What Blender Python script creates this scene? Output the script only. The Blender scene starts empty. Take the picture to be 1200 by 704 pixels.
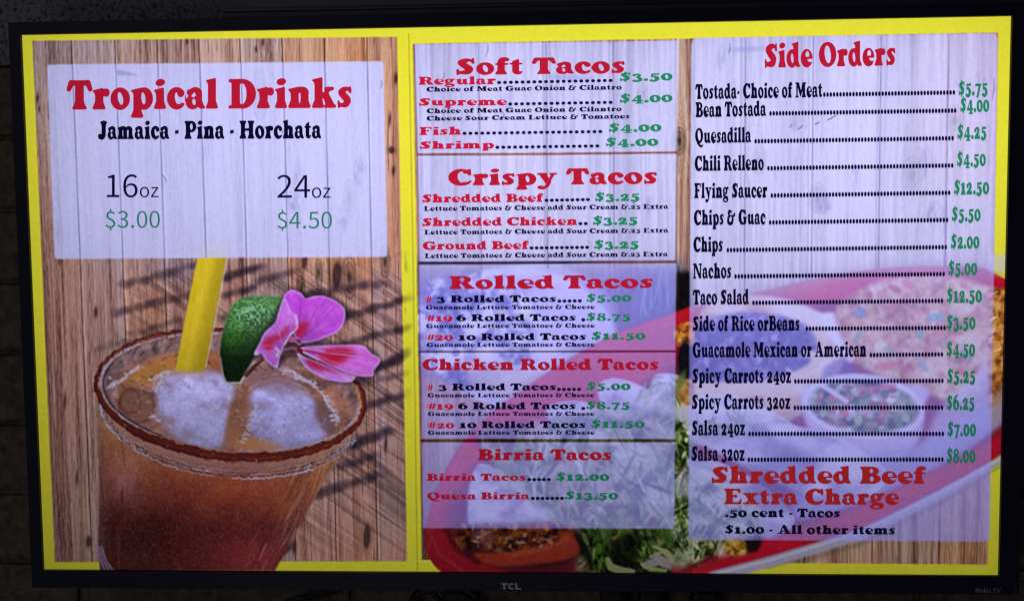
import bpy, bmesh, math
import numpy as np
from mathutils import Vector, Euler
# ------------------------------------------------------------------ camera
S = bpy.context.scene
C = S.collection
SW, SH = 1.21, 0.6806                      # the lit screen, metres
CAM_LOC = (0.0653, -1.2704, 0.0921)
CAM_ROT = (1.5019, 0.0097, 0.0467)
cam_data = bpy.data.cameras.new('camera'); cam_data.sensor_width = 36; cam_data.lens = 36
cam_data.clip_start = 0.01; cam_data.clip_end = 100
cam = bpy.data.objects.new('camera', cam_data); C.objects.link(cam)
cam.location = CAM_LOC; cam.rotation_euler = CAM_ROT; S.camera = cam
# ------------------------------------------------------------------ world and added fill lights: a dim evening
W = bpy.data.worlds.new('World'); S.world = W; W.use_nodes = True
W.node_tree.nodes['Background'].inputs[0].default_value = (.30, .34, .55, 1)
W.node_tree.nodes['Background'].inputs[1].default_value = .06
def lamp(name, loc, target, energy, size, color):
    d = bpy.data.lights.new(name, 'AREA'); d.energy = energy; d.size = size; d.color = color
    o = bpy.data.objects.new(name, d); C.objects.link(o); o.location = loc
    o.rotation_euler = (Vector(target)-Vector(loc)).to_track_quat('-Z', 'Y').to_euler()
lamp('wall_fill', (-1.3, -1.9, 1.1), (-.3, .1, 0), 1.9, .6, (1, .95, .92))  # unseen fill light, added to lift the stucco at upper left
lamp('low_fill', (-.5, -2.0, -.55), (0, .1, -.4), 2.2, .5, (1, .88, .78))  # second added fill, set low to brighten the wall beneath the television
S.view_settings.view_transform = 'Standard'; S.view_settings.look = 'None'
S.view_settings.exposure = 0; S.view_settings.gamma = 1
S.cycles.filter_width = 1.3
# ------------------------------------------------------------------ helpers
RM = np.array(Euler(CAM_ROT).to_matrix())
def px(x, y, depth=0.0):                   # the point of the upright plane Y=depth seen at a pixel of the 1200 x 704 picture
    d = RM @ np.array([(x-600)/1200, (352-y)/1200, -1.0])
    t = (depth-CAM_LOC[1])/d[1]
    return (CAM_LOC[0]+d[0]*t, depth, CAM_LOC[2]+d[2]*t)
def unpx(X, Z, depth=0.0):
    q = np.stack([X-CAM_LOC[0], np.full_like(X, depth-CAM_LOC[1]), Z-CAM_LOC[2]], -1) @ RM
    return 600-1200*q[..., 0]/q[..., 2], 352+1200*q[..., 1]/q[..., 2]
def link(name, me, mat, parent=None):
    o = bpy.data.objects.new(name, me); C.objects.link(o)
    if mat: me.materials.append(mat)
    if parent: o.parent = parent
    return o
def tag(o, label, cat=None, group=None):
    o['label'] = label
    if cat: o['category'] = cat
    if group: o['group'] = group
def finish(name, bm, mat, parent=None, smooth=False):
    bmesh.ops.recalc_face_normals(bm, faces=bm.faces)
    me = bpy.data.meshes.new(name); bm.to_mesh(me); bm.free()
    if smooth:
        for p in me.polygons: p.use_smooth = True
    return link(name, me, mat, parent)
def box(bm, x0, x1, y0, y1, z0, z1, bev=0):
    b = bmesh.new(); bmesh.ops.create_cube(b, size=1)
    for v in b.verts: v.co = Vector(((x0+x1)/2+v.co.x*(x1-x0), (y0+y1)/2+v.co.y*(y1-y0), (z0+z1)/2+v.co.z*(z1-z0)))
    if bev: bmesh.ops.bevel(b, geom=b.edges[:], offset=bev, segments=2, affect='EDGES', profile=.6)
    m = bpy.data.meshes.new('t'); b.to_mesh(m); b.free(); bm.from_mesh(m); bpy.data.meshes.remove(m)
def tube(bm, pts, r, n=8, caps=True):
    pts = [Vector(p) for p in pts]; rings = []
    for i, p in enumerate(pts):
        t = (pts[min(i+1, len(pts)-1)]-pts[max(i-1, 0)]).normalized()
        a = t.cross(Vector((0, 1, 0)));
        if a.length < 1e-4: a = t.cross(Vector((1, 0, 0)))
        a.normalize(); b = t.cross(a)
        rings.append([bm.verts.new(p+r*(math.cos(k*2*math.pi/n)*a+math.sin(k*2*math.pi/n)*b)) for k in range(n)])
    for r0, r1 in zip(rings, rings[1:]):
        for k in range(n): bm.faces.new((r0[k], r0[(k+1) % n], r1[(k+1) % n], r1[k]))
    if caps: bm.faces.new(rings[0]); bm.faces.new(rings[-1])
def mat(name, col, rough=.5, metal=0, spec=.35):
    m = bpy.data.materials.new(name); m.use_nodes = True
    b = m.node_tree.nodes['Principled BSDF']
    b.inputs['Base Color'].default_value = (*col, 1); b.inputs['Roughness'].default_value = rough
    b.inputs['Metallic'].default_value = metal; b.inputs['Specular IOR Level'].default_value = spec
    return m
def noisy(name, c0, c1, scale, bump, dist, rough=.9, detail=6, lo=.35, hi=.65):
    m = mat(name, c0, rough); nt = m.node_tree; b = nt.nodes['Principled BSDF']
    tc = nt.nodes.new('ShaderNodeTexCoord'); n = nt.nodes.new('ShaderNodeTexNoise'); r = nt.nodes.new('ShaderNodeValToRGB'); bp = nt.nodes.new('ShaderNodeBump')
    n.inputs['Scale'].default_value = scale; n.inputs['Detail'].default_value = detail; n.inputs['Roughness'].default_value = .62
    r.color_ramp.elements[0].position = lo; r.color_ramp.elements[0].color = (*c0, 1)
    r.color_ramp.elements[1].position = hi; r.color_ramp.elements[1].color = (*c1, 1)
    bp.inputs['Strength'].default_value = bump; bp.inputs['Distance'].default_value = dist
    L = nt.links.new
    L(tc.outputs['Object'], n.inputs['Vector']); L(n.outputs['Fac'], r.inputs['Fac']); L(r.outputs['Color'], b.inputs['Base Color'])
    L(n.outputs['Fac'], bp.inputs['Height']); L(bp.outputs['Normal'], b.inputs['Normal'])
    return m
# ------------------------------------------------------------------ the wall behind the television
WALL = .13
STUCCO = noisy('stucco', (.055, .052, .066), (.27, .26, .30), 190, 1.0, .006, lo=.34, hi=.52)
BLOCK = noisy('brown_block', (.06, .047, .036), (.16, .13, .10), 60, .8, .004)
SPLIT_Z = px(5, 76, WALL)[2]
bm = bmesh.new(); box(bm, -1.6, 1.7, WALL, WALL+.12, SPLIT_Z, 1.3)
o = finish('stucco_wall', bm, STUCCO); tag(o, 'rough dark grey stucco wall above the block courses, behind the television', 'wall')
bm = bmesh.new(); course = (px(5, 160, WALL)[2]-px(5, 245, WALL)[2])
box(bm, -1.6, 1.7, WALL+.012, WALL+.12, SPLIT_Z-course*13, SPLIT_Z-.001)
z = SPLIT_Z-.003; k = 0
while z > SPLIT_Z-course*12.5:
    x = -1.6-(.2 if k % 2 else 0)
    while x < 1.7:
        box(bm, max(x, -1.6), min(x+.385, 1.7), WALL+.002*((k*7+int(x*9)) % 3), WALL+.05, z-course+.008, z, .004); x += .393
    z -= course; k += 1
o = finish('block_wall', bm, BLOCK); tag(o, 'dark brown block wall with horizontal joints, below the stucco and behind the television', 'wall')
# dark smooth panel above the television
DARK = mat('dark_paint', (.075, .072, .11), .55)
bm = bmesh.new()
x0 = px(257, 10, .02)[0]; zt = SH/2+.0165
box(bm, x0, 1.5, .025, WALL-.002, zt+.003, zt+.30, .003)
o = finish('wall_panel', bm, DARK); tag(o, 'dark smooth panel fixed to the wall along the top of the television', 'panel')
bm = bmesh.new(); box(bm, x0+.004, 1.496, .021, .0245, zt+.012, zt+.016, .0008)
finish('trim', bm, mat('panel_trim', (.03, .03, .04), .4), o)
# ------------------------------------------------------------------ television body
tv = bpy.data.objects.new('television', None); C.objects.link(tv); tv.location = (0, 0, -SH/2)
tag(tv, 'large flat television on the wall showing a taco menu with drink prices', 'television')
BZ = mat('bezel_plastic', (.011, .012, .034), .5, 0, .22)
HS = mat('housing_plastic', (.012, .012, .014), .6, 0, .2)
def local(bm_): bmesh.ops.translate(bm_, verts=bm_.verts, vec=(0, 0, SH/2))
BL, BR_, BT, BB = .0155, .025, .0155, .0235     # bezel widths
X0, X1, Z0, Z1 = -SW/2, SW/2, -SH/2, SH/2
bm = bmesh.new()
prof = [(0, .004), (0, -.0035), (.0012, -.0048), (.96, -.0048), (1, -.003), (1, .03)]   # (share of the width, y)
rings = []
for f, y in prof:
    rings.append([bm.verts.new((x, y, z)) for x, z in ((X0-BL*f, Z0-BB*f), (X1+BR_*f, Z0-BB*f), (X1+BR_*f, Z1+BT*f), (X0-BL*f, Z1+BT*f))])
for a, b in zip(rings, rings[1:]):
    for k in range(4): bm.faces.new((a[k], a[(k+1) % 4], b[(k+1) % 4], b[k]))
local(bm); finish('bezel', bm, BZ, tv)
bm = bmesh.new(); box(bm, X0-BL+.001, X1+BR_-.001, .0062, .035, Z0-BB+.001, Z1+BT-.001, .003)
box(bm, X0+.12, X1-.12, .0345, .075, Z0+.02, Z1-.14, .012); local(bm); finish('rear_housing', bm, HS, tv)
bm = bmesh.new(); box(bm, -.16, .16, .0745, WALL-.001, -.12, .12, .004); local(bm); finish('wall_bracket', bm, mat('bracket_steel', (.05, .05, .05), .5, .8), tv)
bm = bmesh.new(); p = px(1188, 690, 0); box(bm, p[0]-.001, p[0]+.001, -.0056, -.0047, p[2]-.005, p[2]+.004); local(bm); finish('corner_mark', bm, mat('grey_mark', (.05, .05, .06), .5), tv)
# ---- heavy round serif lettering, drawn stroke by stroke ----
GS = 0.16          # raster pixels per design unit
GX0, GY0 = -60, -260
GW, GH = 1000, 1080
def _grid():
    nx, ny = int(GW*GS), int(GH*GS)
    xs = GX0 + (np.arange(nx)+.5)/GS
    ys = GY0 + (np.arange(ny)+.5)/GS
    return np.meshgrid(xs, ys)
_gx, _gy = _grid()
def gR(x0, y0, x1, y1): return (_gx >= x0) & (_gx <= x1) & (_gy >= y0) & (_gy <= y1)
def gE(cx, cy, rx, ry, rot=0):
    a = math.radians(rot); c, s = math.cos(a), math.sin(a)
    dx, dy = _gx-cx, _gy-cy
    return ((dx*c+dy*s)/rx)**2 + ((-dx*s+dy*c)/ry)**2 <= 1
def gP(*pts):
    inside = np.zeros(_gx.shape, bool)
    n = len(pts)
    for i in range(n):
        (x0, y0), (x1, y1) = pts[i], pts[(i+1) % n]
        if y0 == y1: continue
        cond = ((y0 > _gy) != (y1 > _gy)) & (_gx < (x1-x0)*(_gy-y0)/(y1-y0)+x0)
        inside ^= cond
    return inside
def gS(*pts):      # smooth stroke through (x, y, width) points, round ends
    p = np.array(pts, float)
    if len(p) > 2:
        q = np.vstack([2*p[0]-p[1], p, 2*p[-1]-p[-2]])
        out = []
        for i in range(1, len(q)-2):
            for t in np.linspace(0, 1, 14, endpoint=False):
                a, b, c, d = q[i-1], q[i], q[i+1], q[i+2]
                out.append(.5*((2*b)+(-a+c)*t+(2*a-5*b+4*c-d)*t*t+(-a+3*b-3*c+d)*t**3))
        out.append(p[-1]); p = np.array(out)
    else:
        t = np.linspace(0, 1, 24)[:, None]; p = p[0]*(1-t)+p[1]*t
    m = np.zeros(_gx.shape, bool)
    for x, y, w in p:
        m |= (_gx-x)**2 + (_gy-y)**2 <= (w/2)**2
    return m
def foot(xl, xr, sl, sr, y=0):      # slab foot under a stem sl..sr
    return gS((xl+40, y+40, 80), (xr-40, y+40, 80)) | gP((sl, y+190), (sr, y+190), (min(sr+45, xr-15), y+70), (max(sl-45, xl+15), y+70))
def head(xl, xr, sl, sr, y=700):    # slab at the top of a stem
    return gS((xl+38, y-38, 76), (xr-38, y-38, 76)) | gP((sl, y-180), (sr, y-180), (min(sr+40, xr-15), y-66), (max(sl-40, xl+15), y-66))
def flag(x, sl, sr, y):             # slanted serif at the top left of a lower-case stem
    return gP((x+6, y-88), (x+2, y-58), (sr, y), (sr, y-160), (sl-4, y-170), (sl-14, y-116))
def bowl(cx, cy, rx, ry): return gE(cx, cy, rx, ry)
G = {}
def glyph(ch, w, *ops):
    m = np.zeros(_gx.shape, bool)
    for o in ops:
        if isinstance(o, tuple): m &= ~o[1]
        else: m |= o
    G[ch] = (m, w)
def cut(m): return ('cut', m)
# lower case
glyph('o', 455, gE(227, 252, 227, 266), cut(gE(232, 258, 62, 158, 12)))
glyph('c', 412, gE(222, 252, 222, 266), cut(gE(262, 258, 80, 165, 8)), cut(gP((250, 300), (420, 390), (420, 120), (280, 170))),
      gE(322, 372, 80, 92), gS((250, 60, 110), (330, 75, 80), (380, 130, 36)), gS((200, 450, 100), (320, 430, 90)))
glyph('e', 430, gE(220, 252, 220, 266), cut(gE(250, 350, 74, 108)), cut(gP((235, 232), (450, 232), (450, 110), (300, 150), (250, 190))),
      gS((180, 262, 58), (405, 265, 58)), gS((240, 50, 110), (330, 70, 84), (405, 135, 34)))
glyph('a', 450, gE(165, 160, 165, 172), gP((150, 270), (300, 330), (300, 200), (150, 200)), gR(225, 60, 385, 360), gS((305, 360, 162), (290, 420, 150), (215, 460, 110), (130, 430, 100)),
      gE(105, 390, 78, 78), gS((350, 70, 120), (410, 42, 70)), foot(330, 455, 330, 385), cut(gE(196, 165, 44, 84, 8)), cut(gE(190, 318, 60, 42, 20)))
glyph('n', 535, flag(0, 62, 245, 512), gR(62, 0, 245, 430), foot(0, 285, 62, 245), gS((190, 360, 90), (270, 440, 130), (380, 400, 180), (385, 300, 182)), gR(294, 30, 476, 320), foot(262, 530, 294, 476), cut(gR(276, 0, 266, 100)))
glyph('m', 800, flag(0, 62, 240, 512), gR(62, 0, 240, 430), foot(0, 278, 62, 240), gS((190, 360, 90), (270, 440, 130), (365, 400, 170), (370, 300, 172)), gR(284, 30, 456, 320), foot(268, 494, 284, 456),
      gS((410, 360, 90), (500, 440, 130), (620, 400, 172), (625, 300, 176)), gR(537, 30, 713, 320), foot(508, 790, 537, 713))
glyph('h', 540, flag(0, 62, 245, 735), gR(62, 0, 245, 640), foot(0, 285, 62, 245), gS((190, 360, 90), (270, 440, 130), (380, 400, 180), (385, 300, 182)), gR(294, 30, 476, 320), foot(262, 532, 294, 476))
glyph('r', 400, flag(0, 62, 250, 512), gR(62, 0, 250, 430), foot(0, 305, 62, 250), gE(318, 400, 84, 98), gS((210, 340, 90), (270, 420, 110), (320, 430, 110)))
glyph('u', 545, flag(0, 55, 225, 512), gR(55, 160, 225, 430), gS((140, 200, 170), (150, 120, 172), (225, 70, 140), (320, 110, 90)), flag(265, 305, 480, 512), gR(305, 60, 480, 430), foot(350, 545, 400, 480))
glyph('i', 285, flag(0, 55, 235, 512), gR(55, 0, 235, 430), foot(0, 285, 55, 235), gE(150, 630, 112, 82, 12))
glyph('l', 285, flag(0, 55, 235, 735), gR(55, 0, 235, 650), foot(0, 285, 55, 235))
glyph('t', 335, gR(65, 130, 235, 480), gP((65, 420), (65, 560), (215, 650), (235, 645), (235, 420)), gS((32, 450, 72), (290, 450, 72)), gS((150, 170, 168), (165, 90, 160), (240, 60, 110), (312, 120, 34)))
glyph('f', 345, gR(60, 0, 240, 560), foot(0, 300, 60, 240), gS((34, 440, 76), (300, 440, 76)), gS((150, 540, 170), (175, 630, 160), (250, 680, 100), (300, 650, 90)), gE(290, 625, 72, 72))
glyph('d', 510, gE(205, 252, 205, 266), gR(260, 60, 440, 640), flag(190, 262, 440, 735), foot(360, 510, 360, 440), cut(gE(215, 255, 52, 150, 6)))
glyph('p', 515, gE(305, 252, 210, 266), gR(60, -120, 240, 430), flag(0, 62, 240, 512), foot(0, 290, 60, 240, -205), cut(gE(292, 255, 50, 150, 6)))
glyph('g', 480, gE(200, 330, 185, 185), cut(gE(200, 335, 50, 100, 6)), gS((300, 470, 70), (400, 480, 80)), gE(415, 462, 62, 60), gS((120, 190, 110), (80, 110, 100), (220, 60, 110), (360, 20, 140)),
      gE(225, -80, 225, 125), gE(330, -10, 120, 110), cut(gE(215, -85, 105, 48)), cut(gE(150, 130, 30, 16)))
glyph('y', 515, gS((38, 470, 80), (230, 470, 80)), gP((40, 480), (235, 480), (345, 150), (250, -10)), gS((350, 470, 76), (480, 470, 76)), gP((370, 470), (460, 470), (300, 40), (240, 60)),
      gS((320, 130, 90), (250, -60, 100), (160, -140, 110), (90, -130, 110)), gE(88, -110, 80, 84))
glyph('x', 510, gS((36, 470, 78), (230, 470, 78)), gS((300, 470, 78), (460, 470, 78)), gP((40, 480), (235, 480), (475, 30), (275, 30)), gP((345, 470), (450, 470), (160, 30), (60, 30)),
      gS((38, 40, 80), (190, 40, 80)), gS((275, 40, 80), (480, 40, 80)))
glyph('k', 560, flag(0, 62, 245, 735), gR(62, 0, 245, 640), foot(0, 285, 62, 245), gS((330, 460, 84), (480, 460, 84)), gP((360, 470), (490, 470), (330, 300), (220, 190), (220, 310)),
      gP((250, 320), (390, 350), (540, 60), (340, 20)), gS((330, 40, 80), (530, 40, 80)))
glyph('s', 365, gS((290, 420, 110), (190, 440, 130), (110, 370, 150), (180, 270, 160), (250, 180, 160), (210, 80, 130), (80, 80, 110)), gP((290, 508), (330, 508), (345, 360), (300, 340)), gP((30, -8), (70, 0), (60, 190), (15, 160)), cut(gE(250, 375, 44, 30, -30)), cut(gE(105, 140, 42, 28, -30)))
glyph('z', 420, gS((50, 450, 110), (370, 450, 110)), gP((20, 500), (60, 330), (110, 340), (120, 420)), gP((220, 460), (410, 460), (200, 50), (10, 50)), gS((60, 52, 104), (370, 52, 104)), gP((400, 10), (395, 190), (350, 180), (300, 80)))
# capitals
def cap_e(arm): return (gR(70, 0, 270, 700), head(0, 300, 70, 270), gS((200, 655, 88), (480, 655, 88)), gP((400, 690), (520, 690), (530, 490), (490, 480), (440, 590)), gS((230, 365, 84), (390, 365, 84)), gP((350, 440), (400, 440), (400, 290), (350, 290)))
glyph('E', 580, *cap_e(0), foot(0, 300, 70, 270), gS((200, 46, 92), (500, 46, 92)), gP((420, 10), (545, 10), (572, 230), (530, 240), (470, 110)))
glyph('F', 545, *cap_e(0), foot(0, 350, 70, 270))
glyph('L', 560, gR(70, 0, 270, 700), head(0, 345, 70, 270), foot(0, 300, 70, 270), gS((200, 46, 92), (490, 46, 92)), gP((410, 10), (530, 10), (555, 250), (515, 260), (450, 110)))
glyph('T', 560, gR(180, 0, 380, 660), foot(110, 450, 180, 380), gS((90, 628, 140), (280, 648, 96), (470, 628, 140)), gS((86, 640, 130), (30, 480, 104)), gS((474, 640, 130), (530, 480, 104)))
glyph('I', 345, gR(70, 0, 275, 700), head(0, 345, 70, 275), foot(0, 345, 70, 275))
glyph('H', 720, gR(70, 0, 265, 700), head(0, 330, 70, 265), foot(0, 330, 70, 265), gR(455, 0, 650, 700), head(390, 720, 455, 650), foot(390, 720, 455, 650), gR(240, 310, 480, 400))
glyph('D', 640, gE(330, 350, 310, 352), cut(gR(-60, -50, 72, 760)), gR(72, 0, 330, 700), gS((38, 662, 76), (300, 662, 76)), gS((38, 40, 80), (300, 40, 80)), cut(gE(312, 350, 112, 252)), cut(gP()) if 0 else gR(72, 30, 262, 670))
glyph('B', 600, gR(70, 0, 270, 700), head(0, 300, 70, 270), foot(0, 300, 70, 270), gE(330, 520, 215, 180), gE(350, 195, 250, 197), gR(180, 0, 350, 80), gR(180, 620, 330, 700), cut(gE(330, 520, 52, 92)), cut(gE(340, 200, 60, 108)), gR(70, 0, 272, 700))
glyph('P', 580, gR(70, 0, 275, 700), head(0, 300, 70, 275), foot(0, 350, 70, 275), gE(340, 480, 235, 222), gR(200, 260, 340, 700), cut(gE(335, 480, 66, 130)), gR(70, 30, 272, 690))
glyph('R', 660, gR(70, 0, 270, 700), head(0, 300, 70, 270), foot(0, 330, 70, 270), gE(345, 500, 225, 202), gR(200, 300, 345, 700), gP((300, 330), (460, 370), (640, 70), (440, 20)), gS((440, 42, 84), (630, 42, 84)), cut(gE(335, 500, 62, 118)), gR(70, 30, 270, 690))
glyph('S', 500, gS((400, 560, 150), (280, 610, 165), (150, 530, 190), (230, 390, 205), (340, 260, 210), (300, 110, 180), (110, 110, 150)), gP((415, 705), (465, 705), (480, 480), (430, 450)), gP((30, -8), (85, 0), (75, 260), (20, 225)), cut(gE(355, 520, 52, 40, -30)), cut(gE(130, 200, 52, 36, -30)))
glyph('C', 600, gE(320, 350, 320, 362), cut(gE(370, 350, 135, 255, 6)), cut(gP((400, 480), (640, 560), (640, 160), (440, 170))), gP((520, 700), (575, 700), (590, 440), (530, 420), (450, 560)), gS((430, 560, 100), (500, 640, 80)), gS((400, 70, 150), (510, 110, 100), (580, 200, 40)))
glyph('G', 690, gE(320, 350, 320, 362), cut(gE(370, 350, 135, 255, 6)), cut(gP((400, 500), (700, 560), (700, 330), (400, 330))), gP((530, 700), (585, 700), (600, 460), (540, 440), (460, 570)), gS((430, 570, 100), (510, 640, 80)), gR(440, 60, 620, 330), gS((400, 325, 84), (650, 325, 84)), gE(520, 150, 110, 150))
glyph('O', 650, gE(325, 350, 325, 362), cut(gE(330, 354, 118, 262, 8)))
glyph('Q', 670, gE(325, 350, 325, 362), cut(gE(330, 364, 118, 250, 8)), gS((180, 20, 90), (300, -60, 110), (430, -130, 120), (560, -130, 90), (640, -80, 40)))
glyph('N', 720, gR(80, 0, 180, 660), gS((36, 662, 76), (240, 662, 76)), gS((38, 40, 80), (230, 40, 80)), gP((70, 700), (270, 700), (660, 20), (500, -10)), gR(545, 0, 645, 700), gS((480, 662, 76), (690, 662, 76)))
glyph('M', 860, gR(85, 0, 190, 660), gS((36, 662, 76), (260, 662, 76)), gS((38, 40, 80), (230, 40, 80)), gP((90, 700), (290, 700), (470, 260), (390, 40)), gP((560, 700), (720, 700), (720, 640), (440, 40), (380, 60)), gR(580, 0, 780, 700), gS((650, 662, 76), (820, 662, 76)), foot(500, 850, 580, 780))
glyph('A', 720, gP((240, 700), (410, 720), (680, 40), (450, 40)), gP((270, 650), (350, 690), (180, 40), (90, 40)), gS((38, 40, 80), (240, 40, 80)), gS((400, 40, 80), (680, 40, 80)), gR(180, 195, 480, 265), cut(gP((225, 285), (365, 285), (300, 500))))
glyph('J', 440, gS((275, 640, 190), (280, 300, 190), (270, 140, 185), (200, 50, 140), (110, 60, 120)), gR(180, 200, 375, 690), head(110, 440, 180, 375), gE(100, 115, 100, 105))
# figures
glyph('0', 480, gE(240, 252, 240, 266), cut(gE(244, 256, 64, 158, 8)))
glyph('1', 390, gR(95, 0, 290, 500), foot(10, 375, 95, 290), gP((20, 440), (20, 400), (110, 360), (290, 400), (290, 512), (230, 512)))
glyph('2', 470, gS((100, 380, 130), (200, 450, 120), (320, 400, 165), (300, 270, 150), (180, 160, 130)), gE(105, 365, 92, 90), gP((60, 160), (220, 160), (190, 40), (20, 20)), gS((90, 70, 130), (260, 80, 140), (390, 70, 120)), gP((400, 40), (450, 190), (410, 200), (370, 130)), cut(gE(190, 375, 32, 34)))
glyph('3', 450, gS((90, 420, 110), (190, 450, 110), (310, 390, 140), (270, 270, 110), (200, 215, 90)), gS((200, 215, 80), (310, 180, 140), (345, 30, 180), (240, -70, 140), (110, -60, 120)), gE(100, -30, 92, 84), gE(95, 380, 75, 70))
glyph('4', 520, gP((260, 512), (390, 512), (180, 130), (20, 130), (20, 80)), gR(255, -130, 415, 512), gR(20, 30, 500, 140), gS((200, -110, 76), (460, -110, 76)), cut(gP((250, 380), (250, 150), (140, 150))))
glyph('5', 460, gP((110, 500), (420, 512), (440, 560), (410, 400), (110, 380)), gR(85, 220, 160, 490), gS((130, 240, 80), (240, 270, 130), (330, 130, 190), (300, -10, 170), (200, -90, 130), (110, -70, 110)), gE(100, -35, 90, 80))
glyph('6', 490, gE(245, 245, 245, 260), gS((330, 680, 60), (180, 590, 140), (90, 380, 170), (90, 240, 180)), cut(gE(256, 220, 56, 140, 4)), gS((300, 690, 70), (370, 690, 60)))
glyph('7', 470, gP((30, 512), (80, 512), (440, 500), (440, 420), (60, 370), (20, 330)), gP((310, 480), (445, 480), (250, -160), (90, -160)), gS((110, 440, 130), (400, 440, 120)))
glyph('8', 480, gE(240, 520, 195, 180), gE(240, 190, 235, 202), cut(gE(250, 530, 62, 96, 20)), cut(gE(236, 180, 70, 116, 20)))
glyph('9', 490, gE(245, 250, 245, 262), gS((150, -180, 60), (300, -80, 140), (390, 110, 170), (395, 250, 180)), cut(gE(236, 275, 56, 140, 4)), gS((120, -180, 60), (180, -185, 70)))
# signs
_s = gS((370, 530, 130), (270, 580, 150), (150, 510, 175), (220, 390, 190), (320, 280, 195), (290, 140, 170), (100, 130, 140))
glyph('$', 480, _s, gP((385, 660), (430, 660), (445, 460), (395, 430)), gP((25, 20), (78, 20), (70, 270), (18, 240)), cut(gE(335, 500, 46, 34, -30)), cut(gE(130, 215, 46, 32, -30)), gR(205, 560, 275, 716), gR(205, -50, 275, 120))
glyph('.', 210, gE(105, 92, 100, 98))
glyph('-', 230, gP((25, 195), (205, 220), (205, 350), (25, 325)))
glyph('&', 660, gS((310, 600, 110), (200, 640, 140), (130, 540, 150), (220, 410, 120)), gS((220, 410, 90), (100, 300, 150), (110, 120, 180), (250, 50, 150), (400, 100, 170), (450, 250, 160), (450, 400, 120)), gE(320, 600, 72, 72), gS((330, 410, 80), (600, 420, 80)), gE(590, 490, 66, 90), gS((440, 380, 120), (560, 430, 90)))
glyph('#', 520, gP((150, 0), (240, 0), (330, 640), (240, 640)), gP((310, 0), (400, 0), (490, 640), (400, 640)), gR(20, 380, 510, 460), gR(0, 190, 490, 270))
def gauss(a, s):
    r = int(3*s+1); k = np.exp(-.5*(np.arange(-r, r+1)/s)**2); k /= k.sum()
    a = np.apply_along_axis(lambda v: np.convolve(np.pad(v, r, mode='edge'), k, 'valid'), 0, a)
    return np.apply_along_axis(lambda v: np.convolve(np.pad(v, r, mode='edge'), k, 'valid'), 1, a)
def contours(f, lev=.5):            # marching squares: closed loops of a raster
    f = np.pad(f, 1); ny, nx = f.shape; b = f > lev
    seg = {}
    def ix(i, j, i2, j2):
        t = (lev-f[i, j])/(f[i2, j2]-f[i, j]); return (j+(j2-j)*t, i+(i2-i)*t)
    T = {1: [(3, 0)], 2: [(0, 1)], 3: [(3, 1)], 4: [(1, 2)], 5: [(3, 2), (1, 0)], 6: [(0, 2)], 7: [(3, 2)], 8: [(2, 3)], 9: [(2, 0)], 10: [(0, 3), (2, 1)], 11: [(2, 1)], 12: [(1, 3)], 13: [(1, 0)], 14: [(0, 3)]}
    code = b[:-1, :-1]*1+b[:-1, 1:]*2+b[1:, 1:]*4+b[1:, :-1]*8
    for i, j in zip(*np.nonzero((code > 0) & (code < 15))):
        e = {0: ('h', i, j), 1: ('v', i, j+1), 2: ('h', i+1, j), 3: ('v', i, j)}
        for a, c in T[int(code[i, j])]: seg[e[a]] = e[c]
    pos = lambda k: ix(k[1], k[2], k[1], k[2]+1) if k[0] == 'h' else ix(k[1], k[2], k[1]+1, k[2])
    loops = []
    while seg:
        s, e = seg.popitem(); lp = [s]
        while e != s and e in seg: lp.append(e); e = seg.pop(e)
        p = np.array([pos(k) for k in lp])-1
        if len(p) > 8: loops.append(p)
    return loops
def simplify(p, tol=.18):           # Douglas-Peucker on a closed loop
    n = len(p); keep = np.zeros(n+1, bool); q = np.vstack([p, p[:1]]); m = n//2; keep[[0, m, n]] = True
    st = [(0, m), (m, n)]
    while st:
        a, b = st.pop()
        if b-a < 2: continue
        d = q[b]-q[a]; L = math.hypot(*d) or 1e-9; v = q[a+1:b]-q[a]
        h = np.abs(d[0]*v[:, 1]-d[1]*v[:, 0])/L; k = int(h.argmax())
        if h[k] > tol: keep[a+1+k] = True; st += [(a, a+1+k), (a+1+k, b)]
    return q[:-1][keep[:-1]]
OUT = {}                            # weight -> letter -> (outlines, width)
SPAN = {'0': (-12, 555), '1': (0, 550), '2': (-4, 555), '3': (-85, 555), '4': (-85, 555), '5': (-85, 560), '6': (-12, 690), '7': (-90, 550), '8': (-12, 650), '9': (-95, 560)}
for _wt, _lev in (('normal', .47), ('bold', .37)):
    OUT[_wt] = {}
    for _ch, (_m, _w) in G.items():
        _f = gauss(_m.astype(float), 2.0)
        _l = [np.stack([GX0+(p[:, 0]+.5)/GS, GY0+(p[:, 1]+.5)/GS], 1) for p in map(simplify, contours(_f, _lev)) if len(p) > 3]
        if _ch in SPAN:
            _a, _b = min(p[:, 1].min() for p in _l), max(p[:, 1].max() for p in _l)
            for p in _l: p[:, 1] = SPAN[_ch][0]+(p[:, 1]-_a)/(_b-_a)*(SPAN[_ch][1]-SPAN[_ch][0])
        OUT[_wt][_ch] = (_l, _w)
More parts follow.
